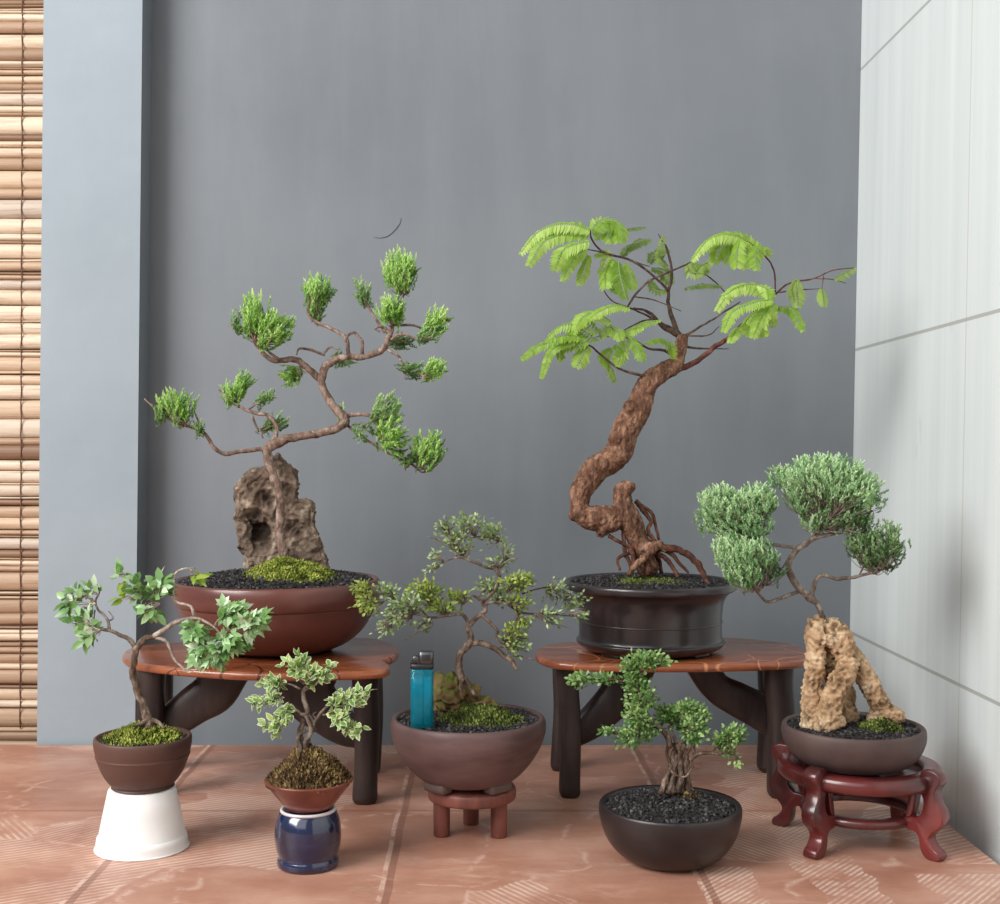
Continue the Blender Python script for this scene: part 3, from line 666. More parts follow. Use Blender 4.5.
# ================================================================== 1. juniper on a rock, wide red-brown pot (left stand)
d = 1.50; cx = 277; ZB = ZT
R1 = bonsai(cx, d, ZB, 'tall juniper bonsai clinging to a grey rock in the wide red-brown pot')
X0 = (cx - VX) * d / F
zl = lambda y, dd=1.50: H - (y - VY) * dd / F
p1 = pot(R1, cx, d, [(44, 649), (52, 648.4), (68, 643), (83, 632), (93.5, 618), (98.5, 604.5), (99, 602.2), (101, 601), (103, 594), (103.2, 586), (102, 580), (100, 578.5)], [(97, 579), (96, 581), (95, 588), (0, 590)], M['pot_red'])
feet(p1, cx, d, 50 * d / F, ZB, zl(645.8) - ZB, .022, 4, M['pot_red'])
gravel(R1, X0, d, 95.5 * d / F, zl(581.5), 2800, .0022, 11, .014)
moss(R1, X0 + .016, d - .02, .066, .064, zl(579), .027, 5200, .0032, 12, 'moss', .8)
B = lambda u, v, dd=0.0: P(*cp('B', u, v), d + dd)
u_ = d / F / 3.333
def ridged(c, n):
    a = noise.noise(c * 45); b = 1 - abs(noise.noise(c * 75)) * 2.6; e = 1 - abs(noise.noise(c * 170)) * 2.4; g = noise.noise(c * 380)
    return .0030 * a + .0030 * b + .0020 * e + .0010 * g - .0090 * max(0, noise.noise(c * 52 + Vector((3, 9, 2))) - .12) * 2
OUT1 = [(418, 165), (436, 132), (478, 100), (512, 90), (534, 62), (562, 52), (590, 82), (626, 106), (632, 150), (624, 200), (650, 198), (676, 206), (684, 240), (682, 285), (702, 335), (722, 385), (728, 450), (448, 450), (452, 385), (432, 352), (428, 300), (413, 258), (424, 215)]
def slab(mb, out, layers):                         # layers: (depth offset, scale about the centre)
    cu = sum(p[0] for p in out) / len(out); cv = sum(p[1] for p in out) / len(out); n = len(out); vs = []; fs = []
    for dd, k in layers: vs += [B(cu + (u - cu) * k, cv + (v - cv) * k, dd) for u, v in out]
    for i in range(len(layers) - 1):
        for k in range(n): fs.append((i * n + k, i * n + (k + 1) % n, (i + 1) * n + (k + 1) % n, (i + 1) * n + k))
    fs.append(tuple(range(n))[::-1]); fs.append(tuple((len(layers) - 1) * n + k for k in range(n))); mb.add(vs, fs)
HOL = [(B(492, 150, .014), .013, .008), (B(478, 285, .012), .022, .016), (B(500, 330, .012), .020, .015), (B(520, 200, .012), .014, .010), (B(610, 300, .010), .014, .007), (B(590, 170, .012), .010, .005)]
def rock1(c, n):
    h = -.0045 + .0040 * noise.noise(c * 38) + .0030 * (1 - 2.4 * abs(noise.noise(c * 62))) + .0022 * (1 - 2.4 * abs(noise.noise(c * 140))) + .0012 * noise.noise(c * 330)
    for hc, rr, dp in HOL:
        q = (c - SV1 - hc); q = math.hypot(q.x, q.z) / rr
        if q < 1 and n.y < -.2: h -= dp * (1 - q * q) ** .7
    return h
SV1 = Vector((3.1, 1.7, 2.3))
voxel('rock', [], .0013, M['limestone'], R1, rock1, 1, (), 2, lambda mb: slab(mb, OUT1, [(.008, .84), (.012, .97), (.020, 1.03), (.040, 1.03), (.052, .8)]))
T = Tree(R1, 'A', d - .012, M['bark_jun'], 21)
T.limb('trunk', [([(455, 965), (440, 900), (441, 840), (440, 775), (424, 728), (412, 690), (405, 645), (420, 632), (455, 617), (492, 607), (560, 597), (615, 580), (632, 555), (600, 520), (575, 480), (565, 440), (572, 408), (600, 382), (640, 372), (690, 372), (742, 352), (765, 305), (775, 275), (790, 220), (812, 182)],
      (5, 4.4, 4, 4.4, 4.6, 4.8, 5.2, 5.2, 4.6, 4.2, 3.9, 4.2, 5, 4.2, 3.9, 3.8, 4.4, 3.7, 3.4, 3.2, 3.2, 2.5, 2, 1.3, .8), 0, -.01)], 10, .3)
br = T.branch
br([(400, 643), (385, 645), (330, 650), (280, 658), (245, 635), (215, 595), (150, 570), (90, 540), (42, 496)], (2.6, 2.3, 2.2, 2.2, 2, 1.7, 1.5, 1.2, .7), 0, -.03, [([(215, 595), (200, 560), (185, 520)], (1.2, .9, .5), -.022, -.02)])
br([(425, 625), (432, 580), (405, 545), (370, 540), (340, 528), (300, 505), (262, 470)], (2.6, 2.2, 1.9, 1.9, 1.5, 1.2, .7), 0, .02, [([(350, 528), (375, 510), (400, 497), (430, 482)], (1, .9, .7, .5), .015, .02), ([(358, 545), (380, 588), (410, 580), (460, 560)], (1.3, 1.1, .9, .5), .012, .03), ([(380, 585), (392, 612)], (1, .7), .015, .012)])
br([(565, 445), (520, 405), (480, 380), (420, 385), (382, 352), (362, 322), (350, 280)], (3.6, 3.2, 3, 2.6, 2.2, 1.6, .8), 0, -.025, [([(440, 382), (410, 360), (395, 335), (400, 300)], (1.7, 1.3, 1, .7), -.02, -.03), ([(365, 325), (330, 295), (290, 282)], (1.1, .8, .5), -.022, -.03), ([(572, 368), (530, 352), (498, 350), (490, 368)], (1.5, 1.4, 1.1, .6), 0, -.006), ([(500, 400), (500, 420), (480, 440)], (.9, .8, .5), -.01, 0)])
br([(640, 362), (635, 320), (592, 290), (545, 270), (522, 240), (530, 200)], (2.2, 2, 1.8, 1.6, 1.2, .7), -.005, .02, [([(682, 365), (683, 330), (660, 302), (640, 312), (634, 330)], (1.8, 1.6, 1.5, 1.3, 1.1), -.005, -.008), ([(545, 270), (555, 240), (565, 200)], (1.2, 1, .6), .015, .01), ([(572, 360), (590, 345), (612, 352)], (1.2, 1, .7), 0, -.006)])
br([(762, 300), (745, 285), (720, 290), (735, 300)], (1.5, 1.2, 1, .6), -.008, -.01, [([(750, 300), (722, 262), (695, 215), (672, 175)], (1.6, 1.3, 1, .5), -.008, .012)])
br([(775, 280), (830, 280), (870, 290), (905, 275)], (1.4, 1.3, 1, .5), -.01, .02, [([(765, 322), (800, 305), (850, 322), (895, 312)], (1.4, 1.3, 1, .5), -.008, -.03), ([(765, 322), (800, 325), (830, 345)], (1, .8, .5), -.008, .01)])
br([(757, 352), (788, 370), (808, 400), (850, 428), (905, 412)], (1.6, 1.4, 1.2, .9, .4), -.008, -.02)
br([(630, 548), (690, 542), (722, 562), (735, 610), (760, 640)], (2.4, 2, 1.5, 1.1, .6), 0, -.03, [([(640, 575), (700, 620), (760, 655), (830, 690), (862, 712), (905, 690)], (1.5, 1.3, 1.3, 1.2, 1, .5), 0, -.015), ([(700, 548), (740, 530), (770, 500)], (1.2, .9, .5), -.01, -.02), ([(610, 575), (625, 540), (622, 520)], (1, .8, .5), 0, 0)])
J, JD = M['lf_jun'], M['lf_jun_dk']
sp = T.sprays
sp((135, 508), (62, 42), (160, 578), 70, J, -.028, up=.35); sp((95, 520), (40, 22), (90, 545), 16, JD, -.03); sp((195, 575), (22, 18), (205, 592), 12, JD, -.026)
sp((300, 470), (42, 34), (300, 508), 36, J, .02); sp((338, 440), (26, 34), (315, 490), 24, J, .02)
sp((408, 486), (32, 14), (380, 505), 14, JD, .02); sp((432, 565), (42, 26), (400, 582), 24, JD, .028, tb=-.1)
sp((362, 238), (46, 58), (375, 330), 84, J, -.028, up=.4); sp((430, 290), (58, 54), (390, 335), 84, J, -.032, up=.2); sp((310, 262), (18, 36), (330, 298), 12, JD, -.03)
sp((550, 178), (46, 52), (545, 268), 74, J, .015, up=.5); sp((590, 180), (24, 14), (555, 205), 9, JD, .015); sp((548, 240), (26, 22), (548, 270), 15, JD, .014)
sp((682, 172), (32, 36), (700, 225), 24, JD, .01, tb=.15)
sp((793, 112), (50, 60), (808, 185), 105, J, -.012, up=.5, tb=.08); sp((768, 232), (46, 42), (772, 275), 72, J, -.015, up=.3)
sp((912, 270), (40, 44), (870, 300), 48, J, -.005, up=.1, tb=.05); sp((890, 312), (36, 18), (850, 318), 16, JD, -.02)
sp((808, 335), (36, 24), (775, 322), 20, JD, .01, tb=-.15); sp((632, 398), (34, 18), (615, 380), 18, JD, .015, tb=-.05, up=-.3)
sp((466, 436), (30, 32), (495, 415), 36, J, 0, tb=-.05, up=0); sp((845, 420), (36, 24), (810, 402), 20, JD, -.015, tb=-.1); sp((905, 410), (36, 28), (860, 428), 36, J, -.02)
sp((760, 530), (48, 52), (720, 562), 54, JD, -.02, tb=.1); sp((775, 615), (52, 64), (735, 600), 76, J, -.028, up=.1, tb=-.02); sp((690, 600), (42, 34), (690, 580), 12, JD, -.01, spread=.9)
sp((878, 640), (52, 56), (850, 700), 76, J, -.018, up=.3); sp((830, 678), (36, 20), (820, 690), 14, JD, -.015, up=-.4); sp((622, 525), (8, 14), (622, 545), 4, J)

# ================================================================== 2. tamarind in the tall black pot (right stand)
d = 1.48; cx = 650; ZB = .160
R2 = bonsai(cx, d, ZB, 'lime-leaved bonsai with thick bent brown trunk in the tall black pot')
X0 = (cx - VX) * d / F
p2 = pot(R2, cx, d, [(58, 649), (66, 647), (71, 644), (73.5, 641), (73.5, 638.5), (71.5, 637), (70.8, 630), (71, 616), (72, 604), (75, 595), (80, 590), (84.5, 588), (85.5, 585), (85, 581.5), (83, 580)], [(80, 581), (79, 584), (78, 588), (0, 588)], M['pot_black'])
for z_ in (620,): 
    mb = MB(); r_, zz_ = 71.3 * d / F, zl(620, d); lathe(mb, X0, d, [(r_ - .001, zz_ + .0012), (r_ + .0006, zz_), (r_ - .001, zz_ - .0012)], 80); mb.build('pot_band', M['pot_black'], p2)
feet(p2, cx, d, 58 * d / F, ZB, zl(646, d) - ZB, .026, 4, M['pot_black'], .785)
gravel(R2, X0, d, 79 * d / F, zl(583.5, d), 2000, .0020, 31, .006)
moss(R2, X0 - .004, d - .018, .052, .045, zl(582, d), .007, 2400, .0028, 32, 'moss_dark')
D_ = lambda u, v, dd=0.0: P(*cp('D', u, v), d + dd)
uD = d / F / 3.333
def barky(c, n): return -.0012 + .0022 * noise.noise(c * 55) + .0013 * (1 - abs(noise.noise(Vector((c.x * 260, c.y * 260, c.z * 130)))) * 2) + .0009 * noise.noise(Vector((c.x * 520, c.y * 520, c.z * 200)))
def DD(l): return [D_(*q) for q in l]
def CD(u, v): x, y = cp('C', u, v); return ((x - 530) * 3.333, (y - 450) * 3.333)
chains = [(DD([(392, 392, 0), (372, 340, 0), (350, 275, -.004), (318, 222, -.008), (262, 222, -.01), (198, 226, -.01), (164, 190, -.008), (178, 125, -.004), (222, 62, 0), (290, 16, 0)] + [(*CD(a, b), 0) for a, b in ((340, 622), (370, 570), (398, 500), (440, 466), (472, 447))]), [q * uD for q in (38, 37, 37, 42, 40, 44, 34, 40, 45, 49, 49, 44, 37, 32, 28)]),
          (DD([(330, 240, -.004), (315, 190, -.006), (305, 140, -.006), (320, 122, -.006)]), [q * uD for q in (40, 36, 32, 25)]),
          (DD([(300, 230, -.008), (255, 250, -.012), (240, 270, -.012)]), [q * uD for q in (36, 32, 22)]),
          (DD([(472, 447, 0), (490, 420, 0)] if False else [(*CD(472, 447), 0), (*CD(488, 410), 0), (*CD(494, 375), 0)]), [q * uD for q in (26, 22, 20)]),
          (DD([(370, 330, -.01), (420, 318, -.014), (450, 330, -.014)]), [q * uD for q in (20, 17, 13)]),
          (DD([(430, 315, -.016), (390, 350, -.024), (345, 392, -.026), (330, 410, -.026)]), [q * uD for q in (15, 14, 11, 9)])]
blobs = [(D_(*CD(350, 560), -.012), 24 * uD), (D_(*CD(312, 645), -.012), 26 * uD), (D_(*CD(322, 690), -.012), 34 * uD), (D_(*CD(270, 715), -.012), 30 * uD), (D_(*CD(435, 485), 0), 20 * uD), (D_(150, 215, -.008), 24 * uD), (D_(325, 125, -.012), 26 * uD)]
T = Tree(R2, 'C', d, M['bark_tam'], 41)
T.trunk = voxel('trunk', blobs, .0012, M['bark_tam'], R2, barky, 2, chains)
T.crop = 'D'
def roots(l):
    for pts, r, d0, d1 in l: T.limb('root', [(pts, [q / 3.333 for q in r], d0, d1)], 7, .25, M['root_tam'])
roots([([(430, 325), (480, 328), (520, 345), (555, 375), (572, 402), (592, 445)], (14, 12, 11, 11, 10, 7), -.012, -.03), ([(450, 335), (480, 355), (505, 385), (530, 410)], (8, 7, 6, 4), -.01, -.02), ([(420, 340), (460, 370), (485, 405), (495, 425)], (9, 8, 7, 5), -.008, -.028),
       ([(352, 170), (380, 205), (402, 235), (395, 268), (412, 300), (440, 325)], (9, 8, 7, 7, 7, 6), .006, -.01), ([(345, 190), (372, 240), (385, 290), (420, 318)], (7, 6, 6, 6), .008, 0), ([(370, 182), (408, 215), (420, 262), (430, 300)], (6, 6, 5, 5), .01, 0),
       ([(262, 288), (300, 308), (330, 320), (360, 335)], (7, 6, 6, 6), -.012, -.01), ([(318, 255), (312, 300), (318, 345), (335, 385), (330, 420)], (8, 7, 7, 6, 4), -.006, -.012), ([(332, 320), (345, 360), (338, 410)], (10, 9, 6), -.008, -.02), ([(350, 335), (310, 350), (292, 368), (300, 400)], (7, 6, 5, 4), -.006, -.022),
       ([(380, 350), (392, 380), (395, 420)], (14, 12, 9), -.006, -.024), ([(410, 335), (430, 372), (440, 412)], (8, 8, 6), .004, .004), ([(390, 330), (360, 380), (372, 420)], (10, 8, 6), .01, .012)])
T.crop = 'C'; TR, TD, TM = M['twig_red'], M['twig_dark'], M['bark_tam']
br = lambda *a, **k: T.branch(*a, **k)
br([(492, 385), (478, 355), (455, 275), (464, 200), (452, 135), (428, 92)], (4, 3, 1.9, 1.4, 1.2, .5), 0, .01, [([(455, 245), (420, 210), (360, 165), (282, 142), (250, 110), (243, 75)], (1.5, 1.3, 1.2, 1.1, .9, .5), .003, -.03), ([(360, 165), (405, 180)], (.7, .4), -.01, 0), ([(282, 142), (235, 133)], (.9, .5), -.02, -.028)], mat=TD)
br([(482, 365), (440, 342), (400, 302), (360, 292)], (3, 2.2, 1.6, .8), 0, -.02, [([(342, 292), (375, 245), (410, 215), (445, 200), (500, 175), (515, 168)], (1, 1.1, 1.2, 1.1, .9, .5), -.018, -.03), ([(470, 352), (430, 330), (390, 308), (345, 290), (300, 270), (270, 225)], (2, 1.4, 1, .9, .7, .4), 0, .02), ([(365, 262), (420, 272), (490, 300)], (.8, .7, .4), -.02, -.03), ([(415, 322), (378, 330), (330, 355)], (1, .8, .5), -.01, -.02)], mat=TD)
br([(462, 455), (500, 452), (540, 430), (585, 395), (620, 372), (650, 340), (690, 300), (740, 258), (782, 225), (850, 212), (900, 190), (958, 183)], (4, 3.2, 2.7, 2.6, 2, 1.4, 1.1, 1, .9, .8, .6, .4), 0, -.02, [([(745, 252), (740, 190), (715, 150), (680, 120), (640, 95)], (.8, .8, .8, .7, .5), -.016, -.03), ([(755, 250), (820, 242), (870, 240)], (.7, .6, .3), -.016, -.02), ([(850, 212), (900, 215), (935, 225)], (.6, .5, .3), -.018, -.03), ([(875, 205), (870, 240)], (.4, .3), -.019, -.02)], mat=TR)
br([(500, 368), (545, 340), (580, 320), (612, 298), (650, 275)], (1.6, 1.1, .9, .8, .4), 0, -.03, [([(480, 366), (560, 366), (592, 342)], (1, .8, .4), 0, -.01), ([(508, 398), (560, 402), (618, 402)], (1.3, .9, .4), 0, .02), ([(510, 180), (560, 205), (600, 240), (625, 275)], (.8, .7, .6, .4), 0, 0)], mat=TD)
br([(420, 470), (390, 476), (320, 455), (268, 415), (240, 392), (180, 385)], (2, 1.5, 1.2, 1, .8, .4), 0, -.035, [([(475, 425), (445, 408), (400, 400), (345, 372), (260, 370)], (1.6, 1.4, 1.1, .8, .4), 0, -.015), ([(320, 372), (290, 330), (250, 312)], (.7, .6, .4), -.02, -.03)], mat=TD)
TL, TK = M['lf_tam'], M['lf_tam_dk']
pn = T.pinnate
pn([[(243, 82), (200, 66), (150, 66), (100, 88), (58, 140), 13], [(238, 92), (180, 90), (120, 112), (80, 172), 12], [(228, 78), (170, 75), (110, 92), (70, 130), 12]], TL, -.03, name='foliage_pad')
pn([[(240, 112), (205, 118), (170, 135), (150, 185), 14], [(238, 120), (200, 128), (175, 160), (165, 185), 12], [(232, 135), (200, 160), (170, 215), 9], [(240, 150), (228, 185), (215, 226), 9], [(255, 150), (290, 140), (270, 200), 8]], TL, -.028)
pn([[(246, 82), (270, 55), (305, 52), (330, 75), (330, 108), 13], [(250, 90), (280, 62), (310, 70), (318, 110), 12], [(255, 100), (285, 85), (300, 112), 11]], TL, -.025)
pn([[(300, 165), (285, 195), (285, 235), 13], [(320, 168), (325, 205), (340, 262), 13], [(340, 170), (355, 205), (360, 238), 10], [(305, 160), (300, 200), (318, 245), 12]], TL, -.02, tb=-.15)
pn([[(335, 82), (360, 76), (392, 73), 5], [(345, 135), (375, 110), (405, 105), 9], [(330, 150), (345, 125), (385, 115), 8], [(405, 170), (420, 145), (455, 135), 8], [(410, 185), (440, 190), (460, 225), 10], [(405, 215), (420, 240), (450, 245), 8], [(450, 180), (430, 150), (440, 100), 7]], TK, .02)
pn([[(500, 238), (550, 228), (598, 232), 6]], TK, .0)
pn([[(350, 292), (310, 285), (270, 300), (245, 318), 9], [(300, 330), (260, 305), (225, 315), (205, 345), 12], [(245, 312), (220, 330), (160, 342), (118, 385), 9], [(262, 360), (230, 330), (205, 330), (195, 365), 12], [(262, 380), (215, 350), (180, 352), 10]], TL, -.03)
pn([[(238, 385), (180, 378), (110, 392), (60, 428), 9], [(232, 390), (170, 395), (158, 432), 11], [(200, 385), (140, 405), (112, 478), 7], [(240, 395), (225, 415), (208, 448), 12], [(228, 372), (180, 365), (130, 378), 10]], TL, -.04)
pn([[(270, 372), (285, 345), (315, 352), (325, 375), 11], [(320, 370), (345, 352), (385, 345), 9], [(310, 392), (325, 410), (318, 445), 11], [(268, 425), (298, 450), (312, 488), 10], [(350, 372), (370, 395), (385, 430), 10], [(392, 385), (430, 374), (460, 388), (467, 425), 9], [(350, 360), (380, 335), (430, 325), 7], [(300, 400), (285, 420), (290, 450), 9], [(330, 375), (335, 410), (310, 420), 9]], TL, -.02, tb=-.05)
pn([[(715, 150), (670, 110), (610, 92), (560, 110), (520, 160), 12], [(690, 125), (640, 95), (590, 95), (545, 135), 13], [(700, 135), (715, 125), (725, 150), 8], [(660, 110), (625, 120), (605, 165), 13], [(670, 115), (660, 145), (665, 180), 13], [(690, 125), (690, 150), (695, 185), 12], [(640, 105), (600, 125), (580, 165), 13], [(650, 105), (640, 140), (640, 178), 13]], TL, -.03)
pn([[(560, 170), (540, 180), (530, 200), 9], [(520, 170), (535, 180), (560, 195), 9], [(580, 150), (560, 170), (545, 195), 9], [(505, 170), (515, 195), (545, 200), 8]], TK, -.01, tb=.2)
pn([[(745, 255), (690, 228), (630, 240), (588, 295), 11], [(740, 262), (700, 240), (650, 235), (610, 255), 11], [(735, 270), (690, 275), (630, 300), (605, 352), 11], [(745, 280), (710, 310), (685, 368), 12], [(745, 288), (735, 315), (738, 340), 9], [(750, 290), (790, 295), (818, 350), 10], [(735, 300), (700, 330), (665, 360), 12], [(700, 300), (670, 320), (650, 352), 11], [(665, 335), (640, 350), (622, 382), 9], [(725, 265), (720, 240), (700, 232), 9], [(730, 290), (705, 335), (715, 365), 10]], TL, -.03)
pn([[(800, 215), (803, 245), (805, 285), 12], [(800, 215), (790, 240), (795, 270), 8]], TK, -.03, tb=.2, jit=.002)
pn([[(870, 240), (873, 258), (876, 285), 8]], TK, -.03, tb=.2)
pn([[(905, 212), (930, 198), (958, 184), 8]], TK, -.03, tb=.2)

# ================================================================== 3. leafy bonsai on the white cup
d = 1.25; cx = 143; ZB = .0602
R3 = bonsai(cx, d, ZB, 'leafy green bonsai in the small brown pot on the white cup')
X0 = (cx - VX) * d / F
pot(R3, cx, d, [(25, 787.5), (28, 787), (31, 785.5), (30, 783.5), (34, 779.5), (40, 770), (45, 757), (46.3, 754), (45.6, 753.3), (47, 748), (48, 741), (47.5, 736.5), (46, 735.5)], [(44, 736), (43, 739), (0, 742)], M['pot_brown'])
gravel(R3, X0, d, 43.5 * d / F, zl(739, d), 300, .0016, 51, .004)
moss(R3, X0, d, .039, .039, zl(738.5, d), .0145, 1700, .0034, 52, 'moss', .8)
T = Tree(R3, 'H', d, M['bark_pale'], 61)
T.limb('trunk', [([(432, 735), (435, 690), (422, 640), (400, 585), (380, 535), (374, 480), (380, 425), (384, 392), (400, 366), (430, 352), (462, 345)], (7, 5.5, 4.2, 3.8, 3.6, 3.4, 3.2, 3.4, 3.2, 2.8, 2.5), 0, -.004), ([(430, 680), (400, 695), (370, 705)], (2.5, 2, 1.2), -.003, -.012), ([(440, 680), (475, 690), (500, 712)], (2.5, 2, 1.2), 0, -.01)], 10, .25, M['bark_brown'])
T.branch([(384, 392), (368, 370), (345, 350), (300, 330), (265, 320), (200, 315), (160, 330)], (2.8, 2.5, 2.2, 2, 1.8, 1.1, .6), 0, -.01, [([(278, 318), (268, 275), (235, 242), (222, 205), (238, 170), (230, 140)], (1.7, 1.5, 1.3, 1.1, .9, .4), -.005, .006), ([(270, 285), (292, 272), (275, 245)], (1, .8, .4), -.005, 0), ([(222, 205), (180, 190), (130, 195)], (1, .7, .4), 0, -.006), ([(220, 240), (215, 290)], (.8, .5), 0, 0)], mat=M['bark_grey'])
T.branch([(455, 347), (500, 315), (550, 285), (620, 272), (680, 296), (740, 350), (790, 380)], (2.6, 2.4, 2.4, 1.6, 1.2, .9, .5), -.004, -.03, [([(620, 272), (602, 226), (545, 205), (534, 150), (542, 95), (575, 75), (620, 72)], (1.7, 1.4, 1.2, 1.1, 1, .9, .6), -.014, 0), ([(510, 305), (450, 270), (412, 235), (400, 195)], (1.2, 1, .8, .5), -.006, .01), ([(410, 235), (440, 190), (490, 150)], (.8, .7, .4), .006, .004), ([(400, 200), (360, 150), (325, 100)], (.7, .5, .3), .01, .008)], mat=M['bark_pale'])
T.branch([(465, 350), (512, 372), (530, 425), (568, 468), (612, 480), (650, 470)], (2, 1.8, 1.4, 1.2, 1, .5), -.004, -.02, [([(568, 468), (590, 490), (610, 486)], (.8, .6, .4), -.015, -.02)], mat=M['bark_pale'])
lv = T.leaves; I_ = M['lf_ivy']; kw = dict(L=13.5, W=7.4, face=.75, up=.5, ntw=6, curl=.25)
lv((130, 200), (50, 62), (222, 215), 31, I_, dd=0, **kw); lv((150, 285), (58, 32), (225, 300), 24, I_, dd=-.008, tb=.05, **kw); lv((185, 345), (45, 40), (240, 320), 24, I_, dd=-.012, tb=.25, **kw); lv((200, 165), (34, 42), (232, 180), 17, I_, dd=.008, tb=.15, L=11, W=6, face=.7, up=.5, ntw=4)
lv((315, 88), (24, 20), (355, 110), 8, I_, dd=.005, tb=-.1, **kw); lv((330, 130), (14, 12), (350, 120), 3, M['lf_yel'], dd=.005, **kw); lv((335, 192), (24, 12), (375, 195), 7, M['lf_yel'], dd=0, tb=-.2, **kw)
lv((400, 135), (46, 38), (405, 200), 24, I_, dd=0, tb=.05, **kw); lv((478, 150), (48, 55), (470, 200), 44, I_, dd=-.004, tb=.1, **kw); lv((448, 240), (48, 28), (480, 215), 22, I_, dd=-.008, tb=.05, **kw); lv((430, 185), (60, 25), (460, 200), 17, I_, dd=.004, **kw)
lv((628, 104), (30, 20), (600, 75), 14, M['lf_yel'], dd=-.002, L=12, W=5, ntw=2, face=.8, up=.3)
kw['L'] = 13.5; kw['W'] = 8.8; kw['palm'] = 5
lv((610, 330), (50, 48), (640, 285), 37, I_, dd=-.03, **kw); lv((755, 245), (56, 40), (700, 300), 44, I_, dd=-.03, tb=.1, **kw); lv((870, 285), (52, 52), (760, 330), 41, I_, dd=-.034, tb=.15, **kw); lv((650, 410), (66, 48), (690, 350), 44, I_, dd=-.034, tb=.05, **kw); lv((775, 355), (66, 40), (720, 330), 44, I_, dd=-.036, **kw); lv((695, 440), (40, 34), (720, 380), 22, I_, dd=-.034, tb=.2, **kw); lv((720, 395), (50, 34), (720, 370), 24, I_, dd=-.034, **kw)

# ================================================================== 4. variegated bonsai on the blue jar
d = 1.195; cx = 309; ZB = vz + .0022
R4 = bonsai(cx, d, ZB, 'tiny cream-edged variegated bonsai in the flared rust pot on the blue jar')
X0 = (cx - VX) * d / F
yb = VY + (H - ZB) * F / d
pot(R4, cx, d, [(19, yb), (22, yb - .5), (24, yb - 2), (30, 798), (37, 789), (42, 782.5), (44, 780), (44, 778.5), (43, 777.8)], [(41, 778.5), (38, 782), (0, 784)], M['pot_rust'])
moss(R4, X0, d, .0392, .0392, zl(779, d), .031, 3600, .0036, 72, 'moss_brown', .72)
T = Tree(R4, 'I', d, M['bark_grey'], 71)
T.limb('trunk', [([(258, 440), (250, 400), (240, 355), (262, 305), (268, 285), (258, 240), (256, 212), (266, 195)], (4.4, 3.8, 3, 2.8, 2.5, 2.4, 2, 1.2), 0, 0), ([(262, 440), (262, 390), (282, 350), (262, 300), (245, 290)], (3, 2.4, 2.2, 1.8, 1.4), -.004, -.006), ([(248, 430), (238, 370), (268, 345), (288, 318), (268, 290)], (2.4, 2, 1.8, 1.6, 1.2), -.008, 0), ([(270, 430), (275, 370), (295, 340)], (2, 2, 1.8), .004, 0)], 8, .25)
T.branch([(285, 345), (298, 318), (312, 292), (345, 262), (400, 235)], (2.2, 2, 1.7, 1.3, .6), -.002, -.01, [([(315, 290), (350, 300), (395, 320)], (1.2, .9, .5), -.004, -.016), ([(300, 310), (290, 295), (300, 285)], (1, .8, .5), 0, 0)])
T.branch([(248, 295), (225, 270), (200, 258), (185, 300)], (1.5, 1.2, .9, .5), 0, -.01, [([(246, 205), (205, 188), (150, 180)], (1.3, 1, .5), 0, .01), ([(256, 215), (282, 195), (310, 165)], (1.2, .9, .5), 0, -.006)])
V = M['lf_var']; kw = dict(L=9.2, W=6, face=.7, up=.55, ntw=7, pairs=True, tr=.5)
lv = T.leaves
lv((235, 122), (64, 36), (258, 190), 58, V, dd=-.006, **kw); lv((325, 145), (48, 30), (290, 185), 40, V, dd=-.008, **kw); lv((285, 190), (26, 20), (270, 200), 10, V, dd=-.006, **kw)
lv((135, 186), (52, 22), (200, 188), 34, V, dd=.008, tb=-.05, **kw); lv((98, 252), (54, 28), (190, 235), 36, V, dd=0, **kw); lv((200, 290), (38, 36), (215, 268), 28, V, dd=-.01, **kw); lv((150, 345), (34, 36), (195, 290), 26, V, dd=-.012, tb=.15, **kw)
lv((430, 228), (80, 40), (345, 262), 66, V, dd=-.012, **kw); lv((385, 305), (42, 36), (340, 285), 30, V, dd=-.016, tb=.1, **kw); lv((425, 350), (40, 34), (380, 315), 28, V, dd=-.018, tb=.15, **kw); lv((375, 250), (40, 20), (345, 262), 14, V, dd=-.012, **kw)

# ================================================================== 5. twiggy bonsai with the lighter, on the stool
d = 1.295; cx = 468; ZB = zs + .0003
R5 = bonsai(cx, d, ZB, 'wide twiggy bonsai on a mossy rock in the mauve pot on the small stool')
X0 = (cx - VX) * d / F
p5 = pot(R5, cx, d, [(36, 779.5), (42.5, 779), (50, 774.5), (60, 764.5), (69.5, 751), (75.6, 738), (77.8, 728), (77.5, 721), (76, 717.5), (74.5, 716.5)], [(71.5, 717), (70.5, 720), (70, 724), (0, 724)], M['pot_mauve'])
feet(p5, cx, d, 41 * d / F, ZB, zl(773.5, d) - ZB, .030, 4, M['pot_taupe'], .785)
zg5 = zl(720, d)
gravel(R5, X0, d, 71 * d / F, zg5, 1900, .0021, 81, .003)
moss(R5, X0 + .012, d - .012, .046, .036, zg5 + .001, .018, 2600, .0032, 82, 'moss_dark', .7)
Kk = lambda u, v, dd=0.0: P(*cp('K', u, v), d + dd); uK = d / F / 3.93
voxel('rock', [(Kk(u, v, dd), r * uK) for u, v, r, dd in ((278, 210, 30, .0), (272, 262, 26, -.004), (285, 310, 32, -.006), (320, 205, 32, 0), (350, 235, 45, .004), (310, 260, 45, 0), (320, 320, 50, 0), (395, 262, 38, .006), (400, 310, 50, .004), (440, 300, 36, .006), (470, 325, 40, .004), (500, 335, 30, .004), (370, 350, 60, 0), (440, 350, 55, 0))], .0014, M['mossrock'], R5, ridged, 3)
T = Tree(R5, 'G', d, M['bark_grey'], 91)
